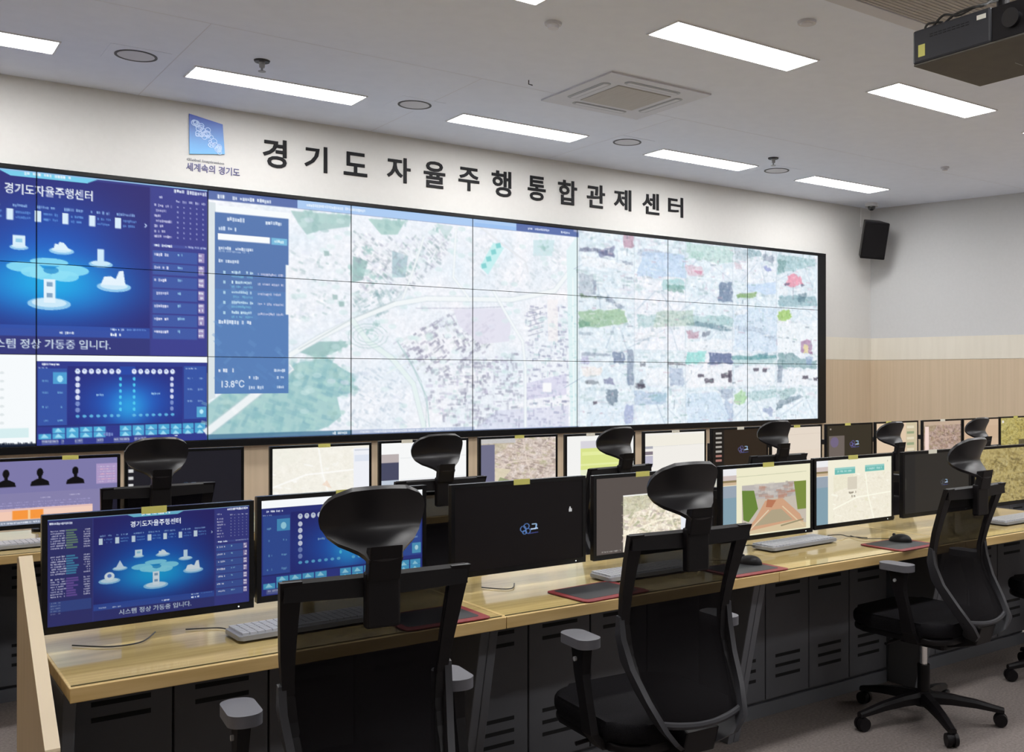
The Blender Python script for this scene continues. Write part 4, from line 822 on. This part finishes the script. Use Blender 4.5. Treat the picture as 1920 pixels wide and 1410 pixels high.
def scr_iconcol(p):
    p.rect(0, 0, 1, 1, (46, 36, 26)); p.rect(0, 0, .2, 1, (30, 26, 22)); emblem_marks(p, .55, .5, .10, (100, 100, 160))
    for i in range(7): p.rect(.05, .06+i*.11, .16, .11+i*.11, (170, 165, 158) if i < 5 else (170, 120, 110))
def scr_blush(p): p.rect(0, 0, 1, 1, (228, 215, 200)); p.line([(.1, .2), (1, .18)], .01, (215, 200, 186)); p.rect(0, .6, 1, .9, (226, 210, 194), .6); p.rect(0, .9, 1, 1, (225, 222, 205))
def scr_greywin(p): p.rect(0, 0, 1, 1, (52, 46, 34)); p.rect(.04, .28, .38, 1, (108, 98, 92)); p.ell(.16, .45, .09, .14, (112, 100, 128)); emblem_marks(p, .60, .52, .11, (105, 100, 175)); p.rect(.06, .08, .09, .12, (150, 140, 130))
def scr_list(p):
    p.rect(0, 0, 1, 1, (222, 198, 170)); p.rect(.72, 0, .98, 1, (205, 192, 160))
    for i in range(6): p.rect(.74, .1+i*.16, .92, .17+i*.16, (150, 162, 128) if i % 2 else (225, 215, 190))
def scr_pinkmap(p): aerial(p, ((176, 152, 138), (140, 114, 108), (150, 140, 96)), 101, 300); p.rect(0, 0, 1, .12, (196, 172, 150), .9); p.rect(.04, .15, .14, 1, (240, 215, 206)); 
def scr_tan(p): p.rect(0, 0, 1, 1, (206, 178, 150)); p.rect(0, .2, 1, .6, (198, 168, 140), .5)
def scr_olive2(p): aerial(p, ((176, 162, 96), (130, 120, 72), (196, 186, 120)), 111, 340); p.rect(.04, .08, .1, .16, (225, 220, 210)); p.rect(.55, .7, .9, .95, (60, 54, 44), .7)

def monitor(x0, y, ztop, draw, res, label, group, w=.568, h=.330, sticker='sticker', sx=.5):
    t = thing('monitor', label, 'monitor', (x0+w/2, y, DZ+.0035), 0, group); H = ztop-DZ-.0035; bz, bb = .014, .020
    b = NB(); box(b, -w/2, w/2, .0, .022, H-h, H, .003); box(b, -w*.32, w*.32, .02, .045, H-h+.05, H-.06, .012)
    for q in ((-w/2, w/2, H-bz, H), (-w/2, w/2, H-h, H-h+bb), (-w/2, -w/2+bz, H-h+bb, H-bz), (w/2-bz, w/2, H-h+bb, H-bz)): box(b, q[0], q[1], -.004, .001, q[2], q[3])
    obj('housing', b, M['glossblack'], t)
    p = Pic(*res); draw(p); screen_mesh('screen', p.out(), -w/2+bz, w/2-bz, H-h+bb, H-bz, -.0012, .0005, M['screen'], t)
    b = NB(); box(b, -.02, .02, .04, .34, H-h*.5-.02, H-h*.5+.02, .004); box(b, -.05, .05, .04, .052, H-h*.5-.05, H-h*.5+.05); cyl(b, (0, .34, 0), (0, .34, H-h*.5+.03), .02, .02, 16); cyl(b, (0, .34, 0), (0, .34, .012), .05, .05, 20); obj('mount_arm', b, M['black'], t)
    if sticker:
        b = NB(); cx = (sx-.5)*w; box(b, cx-.034, cx+.034, -.0052, -.0038, H-.0165, H+.004); obj('label_sticker', b, M[sticker], t)
    b = NB(); cyl(b, (w*.42, -.0045, H-h+.009), (w*.42, -.0035, H-h+.009), .0022, .0022, 10); obj('power_light', b, M['led'], t)
    return t
Y1, Y2 = -5.555, -3.25
HI, MD, LO = (400, 225), (260, 146), (170, 96)
for x0, top, dr, res, lab, st, sx in (
    (-.680, 1.124, scr_dash, HI, 'front monitor at the left end showing the blue dashboard', 'sticker', .5),
    (-.103, 1.134, scr_control, HI, 'front monitor with the blue icon squares, behind the nearest chair headrest', 'sticker', .5),
    (.560, 1.128, scr_idle, HI, 'front monitor with a black idle screen and a small bluish mark in the middle', 'sticker', .5),
    (1.165, 1.125, scr_grey, MD, 'front monitor with a brown-grey desktop and a map window, behind the second chair', 'sticker', .42),
    (1.822, 1.126, scr_road, HI, 'front monitor showing a street photograph on a cream page', 'sticker', .5),
    (2.402, 1.132, scr_forms, HI, 'front monitor with two teal buttons on a cream page', 'sticker', .47),
    (3.045, 1.132, scr_idle2, MD, 'front monitor with a dull dark screen beside the third chair headrest', 'wsticker', .42),
    (3.640, 1.130, scr_olive, MD, 'front monitor with an olive aerial map at the right edge', None, .5)):
    monitor(x0, Y1, top, dr, res, lab, 'front row monitors', sticker=st, sx=sx)
for x0, top, dr, lab, st, sx in (
    (-.617, 1.130, scr_lavender, 'back monitor with three black person silhouettes on lavender, at the left edge', 'sticker', .62),
    (-.030, 1.142, scr_iconblack, 'back monitor with a dark screen behind the leftmost back row headrest', None, .5),
    (.672, 1.137, scr_creammap, 'back monitor showing a pale cream road map', 'sticker', .52),
    (1.285, 1.142, scr_page, 'back monitor with a white page and a dark block at its left side', 'wsticker', .3),
    (1.925, 1.142, scr_aerial, 'back monitor with an aerial photograph and a dark side list', 'sticker', .5),
    (2.552, 1.138, scr_lime, 'back monitor with a lime green block on a white page', 'wsticker', .35),
    (3.192, 1.136, scr_doc, 'back monitor with a plain white page and grey thumbnails at its left side', 'wsticker', .5),
    (3.815, 1.139, scr_iconcol, 'back monitor with a black screen and a column of icons', 'wsticker', .5),
    (4.412, 1.136, scr_blush, 'back monitor with a plain blush page, beneath the video wall corner', 'sticker', .5),
    (5.030, 1.136, scr_greywin, 'back monitor with a dark screen and a small grey window', 'sticker', .45),
    (5.632, 1.137, scr_list, 'back monitor with a tan page and a green list at its side', 'sticker', .3),
    (6.262, 1.137, scr_pinkmap, 'back monitor with a pinkish aerial map', 'wsticker', .5),
    (6.850, 1.137, scr_tan, 'back monitor with a plain tan screen, second from the right edge', 'wsticker', .4),
    (7.430, 1.140, scr_olive2, 'back monitor with an olive aerial map at the right edge', 'sticker', .45)):
    monitor(x0, Y2, top, dr, LO, lab, 'back row monitors', sticker=st, sx=sx)

# ------------------------------------------------------------------ things on the desks
ZD = DZ+.0036
def make_keyboard():
    t = thing('keyboard', 'k', 'keyboard')
    b = NB(); prism(b, rrect(-.22, .22, -.068, .068, .012), 'z', .004, .018, .003); obj('body', b, M['kbody'], t)
    b = NB()
    for r in range(6):
        n = 19
        for c in range(n):
            if r == 0 and 4 < c < 11: continue
            x = -.208+c*.0218; y = -.055+r*.0212; box(b, x+.0015, x+.0205, y+.0013, y+.0188, .017, .0235)
    box(b, -.098, .034, -.0537, -.0362, .017, .0235)
    obj('keycaps', b, M['keyplastic'], t)
    b = NB()
    for sx in (-.18, .18): box(b, sx-.02, sx+.02, .035, .06, 0, .006)
    obj('feet', b, M['black'], t)
    return t
kproto = make_keyboard()
KB = [(.0, -5.70, 2, 'grey keyboard on the front desk at the left end, behind the nearest chair'), (1.34, -5.66, 0, 'grey keyboard on the front desk, seen through the second chair back'),
      (2.29, -5.545, 3, 'grey keyboard in front of the street photograph monitor'), (3.80, -5.72, 1, 'grey keyboard at the right edge beside the third chair')]
for i, (x, y, a, l) in enumerate(KB):
    k = kproto if i == 0 else copy_tree(kproto); k.location = (x, y, ZD); k.rotation_euler = (0, 0, R(a)); tag(k, l, 'keyboard', 'grey desk keyboards')
k = copy_tree(kproto); k.location = (-.56, -3.43, ZD); tag(k, 'grey keyboard on the back desk at the left edge, under the lavender screen', 'keyboard', 'grey desk keyboards')
def make_pad():
    t = thing('mouse_pad', 'p', 'mouse pad')
    b = NB(); prism(b, rrect(-.145, .145, -.12, .12, .02), 'z', 0, .003); obj('border', b, M['red'], t)
    b = NB(); prism(b, rrect(-.122, .122, -.085, .108, .016), 'z', .003, .0036); obj('cloth_top', b, M['padtop'], t)
    return t
def make_mouse():
    t = thing('computer_mouse', 'm', 'mouse')
    b = NB(); bmesh.ops.create_uvsphere(b, u_segments=20, v_segments=14, radius=1)
    for v in b.verts: v.co = Vector((v.co.x*.031*(1-.1*v.co.y), v.co.y*.055, max(v.co.z, -.02)*.034*(1-.15*v.co.y)+.001))
    obj('shell', b, M['black'], t, True)
    b = NB(); cyl(b, (-.004, .03, .029), (.004, .03, .029), .007, .007, 14); obj('wheel', b, M['graphite'], t, True)
    b = NB(); tube(b, bez([(0, .053, .008), (.01, .1, .003), (-.03, .17, .003), (.02, .25, .003)], 8), .0018, 6); obj('cord', b, M['cable'], t, True)
    return t
pproto, mproto = make_pad(), make_mouse()
PADS = [(.36, -5.825, 'red-bordered black mouse pad on the front desk beside the nearest chair'), (1.0, -5.825, 'red-bordered black mouse pad left of the second chair, before the black idle screen'),
        (1.70, -5.825, 'red-bordered black mouse pad right of the second chair'), (2.67, -5.835, 'red-bordered mouse pad beside the third chair')]
for i, (x, y, l) in enumerate(PADS):
    k = pproto if i == 0 else copy_tree(pproto); k.location = (x, y, ZD); k.rotation_euler = (0, 0, R((0, 4, 0, 2)[i])); tag(k, l, 'mouse pad', 'mouse pads on the front desks')
for i, (x, y, l) in enumerate([(1.79, -5.77, 'black mouse on the pad right of the second chair'), (2.735, -5.785, 'black mouse on the pad beside the third chair')]):
    k = mproto if i == 0 else copy_tree(mproto); k.location = (x, y, ZD+.0036); k.rotation_euler = (0, 0, R(20)); tag(k, l, 'mouse', 'mice on the front desks')
def cord(pts, label, r=.0022):
    b = NB(); tube(b, bez(pts, 8), r, 7); tag(obj('cable', b, M['cable'], smooth=True), label, 'cable', 'desk cables')
z = DZ+.0072
cord([(-.60, -5.52, z), (-.52, -5.60, z), (-.44, -5.60, z), (-.38, -5.50, z)], 'black cable curling out beneath the blue dashboard monitor')
cord([(-.30, -5.52, z), (-.22, -5.56, z), (-.20, -5.60, z)], 'short black cable behind the keyboard at the left end')
cord([(.70, -5.52, z), (.74, -5.585, z), (.78, -5.60, z), (.83, -5.53, z)], 'black cable looping out beneath the black idle monitor')
cord([(1.98, -5.46, z), (2.02, -5.52, z+.02), (2.09, -5.50, z)], 'black cable clip under the street photograph monitor')
cord([(2.60, -5.46, z), (2.62, -5.52, z+.01), (2.66, -5.54, z), (2.70, -5.62, z)], 'black cable running from under the teal button page')

# ------------------------------------------------------------------ chairs
def make_chair():
    t = thing('office_chair', 'c', 'chair')
    # base
    base = NB(); cyl(base, (0, 0, .075), (0, 0, .135), .048, .036, 24)
    ob = obj('hub', base, M['black'], t, True)
    for k in range(5):
        a = R(18+72*k); d = Vector((math.cos(a), math.sin(a), 0)); s = Vector((-d.y, d.x, 0))
        b = NB(); rings = []
        for rr, zc, hw, hh in ((.03, .108, .028, .024), (.12, .104, .025, .020), (.22, .092, .021, .016), (.30, .076, .018, .012), (.335, .070, .016, .010)):
            c = d*rr+Vector((0, 0, zc)); rings.append([c+s*hw*x+Vector((0, 0, hh*y)) for x, y in ((-1, -1), (1, -1), (1, .3), (.55, 1), (-.55, 1), (-1, .3))])
        loft(b, rings); lg = obj('base_leg', b, M['black'], t)
        b = NB(); c = d*.32
        tube(b, [c+Vector((0, 0, .03)), c+Vector((0, 0, .07))], .010, 10)
        for e in (-1, 1): cyl(b, c+s*(e*.007)+Vector((0, 0, .030)), c+s*(e*.024)+Vector((0, 0, .030)), .030, .027, 18)
        cc = c+Vector((0, 0, .034)); tube(b, [cc-s*.013, cc+s*.013], .024, 14)
        obj('caster', b, M['black'], lg, True)
    b = NB(); cyl(b, (0, 0, .12), (0, 0, .25), .027, .027, 20); obj('gas_sleeve', b, M['black'], t, True)
    b = NB(); cyl(b, (0, 0, .24), (0, 0, .36), .017, .017, 20); obj('gas_rod', b, M['chrome'], t, True)
    b = NB(); box(b, -.085, .085, -.16, .12, .345, .40, .02); prism(b, [(-.14, .40), (-.14, .355), (-.29, .395), (-.315, .47), (-.28, .48)], 'x', -.06, .06, .006); tube(b, [(-.08, .03, .375), (-.2, .03, .375), (-.235, .03, .372)], .007, 8); tube(b, [(.08, -.02, .375), (.2, -.02, .375), (.235, -.02, .372)], .007, 8)
    obj('mechanism', b, M['black'], t)
    # seat
    b = NB(); prism(b, rrect(-.222, .222, -.235, .25, .09, 7), 'z', .40, .425, .008); obj('seat_shell', b, M['black'], t, True)
    b = NB(); prism(b, rrect(-.228, .228, -.235, .255, .095, 8), 'z', .425, .485, .024, 4); obj('seat', b, M['fabric'], t, True)
    # back: profile of (z, y, half width)
    PR = [(.490, -.300, .142), (.52, -.287, .150), (.57, -.250, .164), (.63, -.205, .177), (.70, -.172, .187), (.78, -.167, .194), (.87, -.190, .203), (.96, -.222, .210), (1.05, -.256, .216)]
    def prof(z):
        for (z0, y0, w0), (z1, y1, w1) in zip(PR, PR[1:]):
            if z <= z1 or z1 == PR[-1][0]:
                k = (z-z0)/(z1-z0); return y0+(y1-y0)*k, w0+(w1-w0)*k
    def back(s, tt, m=0):
        z = .498+(1.035-.498)*tt; y, w = prof(z); x = (2*s-1)*w
        return Vector((x, y-.026*(1-(2*s-1)**2)*(1-.6*tt), z))
    b = NB(); sheet(b, back, 14, 18, .006); obj('mesh_back', b, M['mesh'], t, True)
    b = NB()
    for e in (-1, 1):                                              # frame posts
        rings = []
        for i in range(19):
            z = .498+(1.05-.498)*i/18; y, w = prof(z); hw = .014 if z < .8 else .014+.010*(z-.8)/.25
            rings.append([Vector((e*(w-hw*.7)+hw*x, y+.011*yy, z)) for x, yy in ((-1, -1), (1, -1), (1, 1), (-1, 1))])
        loft(b, rings)
    y, w = prof(1.03)                                              # top rail
    loft(b, [[Vector((x, y-.004+.018*(1-abs(x)/w)*-.4+dy, z)) for dy, z in ((-.014, 1.006-.006*(1-abs(x)/w)), (-.010, 1.045), (.006, 1.052), (.014, 1.045), (.012, 1.006))] for x in [w*(-1+i/8) for i in range(17)]])
    obj('back_frame', b, M['black'], t, False)
    b = NB(); pts = []                                             # curved bottom bar with side supports
    for i in range(21):
        s = -1+i/10; pts.append(Vector((s*.148, -.300-.026*(1-s*s), .506-.016*(1-s*s))))
    tube(b, pts, .011, 8); obj('bottom_bar', b, M['graphite'], t, True)
    for e in (-1, 1):
        b = NB(); rings = []
        for z, y, x, hw in ((.80, -.172, .199, .008), (.74, -.172, .198, .018), (.66, -.196, .188, .028), (.58, -.248, .170, .034), (.50, -.300, .142, .036), (.455, -.300, .105, .034), (.415, -.255, .05, .030)):
            rings.append([Vector((e*x+dx*.009, y+dy*hw, z+dy*hw*.25)) for dx, dy in ((-1, -1), (1, -1), (1, 1), (-1, 1))])
        loft(b, rings); obj('back_support', b, M['graphite'], t, True)
    # head rest
    b = NB(); box(b, -.040, .040, -.292, -.262, .93, 1.06, .006); prism(b, [(-.300, 1.04), (-.268, 1.04), (-.282, 1.115), (-.316, 1.12)], 'x', -.038, .038, .004); obj('headrest_post', b, M['black'], t)
    OUTL = [(0, .040), (.08, .046), (.14, .062), (.22, .090), (.33, .110), (.45, .121), (.60, .126), (.75, .124), (.87, .116), (.95, .098), (1, .066)]
    def hw_(tt):
        for (a, wa), (c, wc) in zip(OUTL, OUTL[1:]):
            if tt <= c: return wa+(wc-wa)*(tt-a)/(c-a)
        return OUTL[-1][1]
    def head(s, tt):
        w = hw_(tt); x = (2*s-1)*w; u = x/.127
        z = 1.090+.156*tt-.014*u*u*tt
        y = -.232-(.044*((tt-.45)/.55)**1.6 if tt > .45 else .080*((.45-tt)/.45)**1.6)+.032*u*u
        return Vector((x, y, z))
    b = NB(); sheet(b, head, 22, 18, -.012); obj('headrest_shell', b, M['shell'], t, True)
    b = NB(); sheet(b, lambda s, tt: head(.03+.94*s, .05+.92*tt)+Vector((0, .012+.022*math.sin(math.pi*tt)*math.sin(math.pi*s)**.5, 0)), 18, 14, -.004); obj('headrest_pad', b, M['fabric'], t, True)
    # arms
    for e in (-1, 1):
        b = NB(); rings = []
        for x, y, z, wx, wy in ((.10, -.09, .385, .014, .035), (.222, -.10, .40, .013, .030), (.262, -.105, .45, .013, .028), (.268, -.09, .54, .012, .024), (.268, -.065, .62, .013, .026), (.263, -.055, .70, .015, .038)):
            rings.append([Vector((e*x+wx*a, y+wy*c, z)) for a, c in ((-1, -1), (1, -1), (1, 1), (-1, 1))])
        loft(b, rings); arm = obj('arm_post', b, M['black'], t)
        b = NB(); prism(b, [(e*.262+p[0], p[1]) for p in rrect(-.039, .039, -.125, .032, .036, 12)], 'z', .700, .728, .009, 4); obj('arm_pad', b, M['pad'], arm, True)
        b = NB(); cyl(b, (e*.278, -.05, .66), (e*.286, -.05, .66), .007, .007, 12); obj('button', b, M['greyplastic'], arm, True)
    return t
cproto = make_chair()
CH = [(-.105, -6.29, -5.5, 0, 'nearest black mesh office chair in the front row, before the blue icon screen'), (.905, -6.215, -4.5, 0, 'second black mesh office chair in the front row, right of the nearest one'),
      (2.615, -6.005, 3, 0, 'third black mesh office chair in the front row, its whole wheeled base in view'), (3.72, -6.07, -14, 0, 'black office chair cut off by the right edge in the front row'),
      (-.065, -3.87, 0, 0, 'black office chair in the back row, its headrest before the dark screen at left'), (1.0, -4.35, 0, 0, 'black office chair in the back row before the white page with a dark block'),
      (1.99, -4.32, 8, 0, 'black office chair in the back row before the lime green page'), (3.25, -4.25, -3, 0, 'black office chair in the back row before the screen with a column of icons'),
      (4.31, -4.25, 0, .035, 'black office chair in the back row between the grey window screen and the tan page'), (5.28, -4.25, 0, .03, 'black office chair in the back row before the pinkish aerial map')]
LOWP = ('hub', 'base_leg', 'gas_sleeve', 'gas_rod')
for i, (x, y, a, dz, l) in enumerate(CH):
    c = cproto if i == 0 else copy_tree(cproto); c.location = (x, y, 0); c.rotation_euler = (0, 0, R(a))
    tag(c, l, 'chair', 'front row chairs' if i < 4 else 'back row chairs')
    if dz:
        for ch in c.children:
            if not ch.name.startswith(LOWP): ch.location.z -= dz
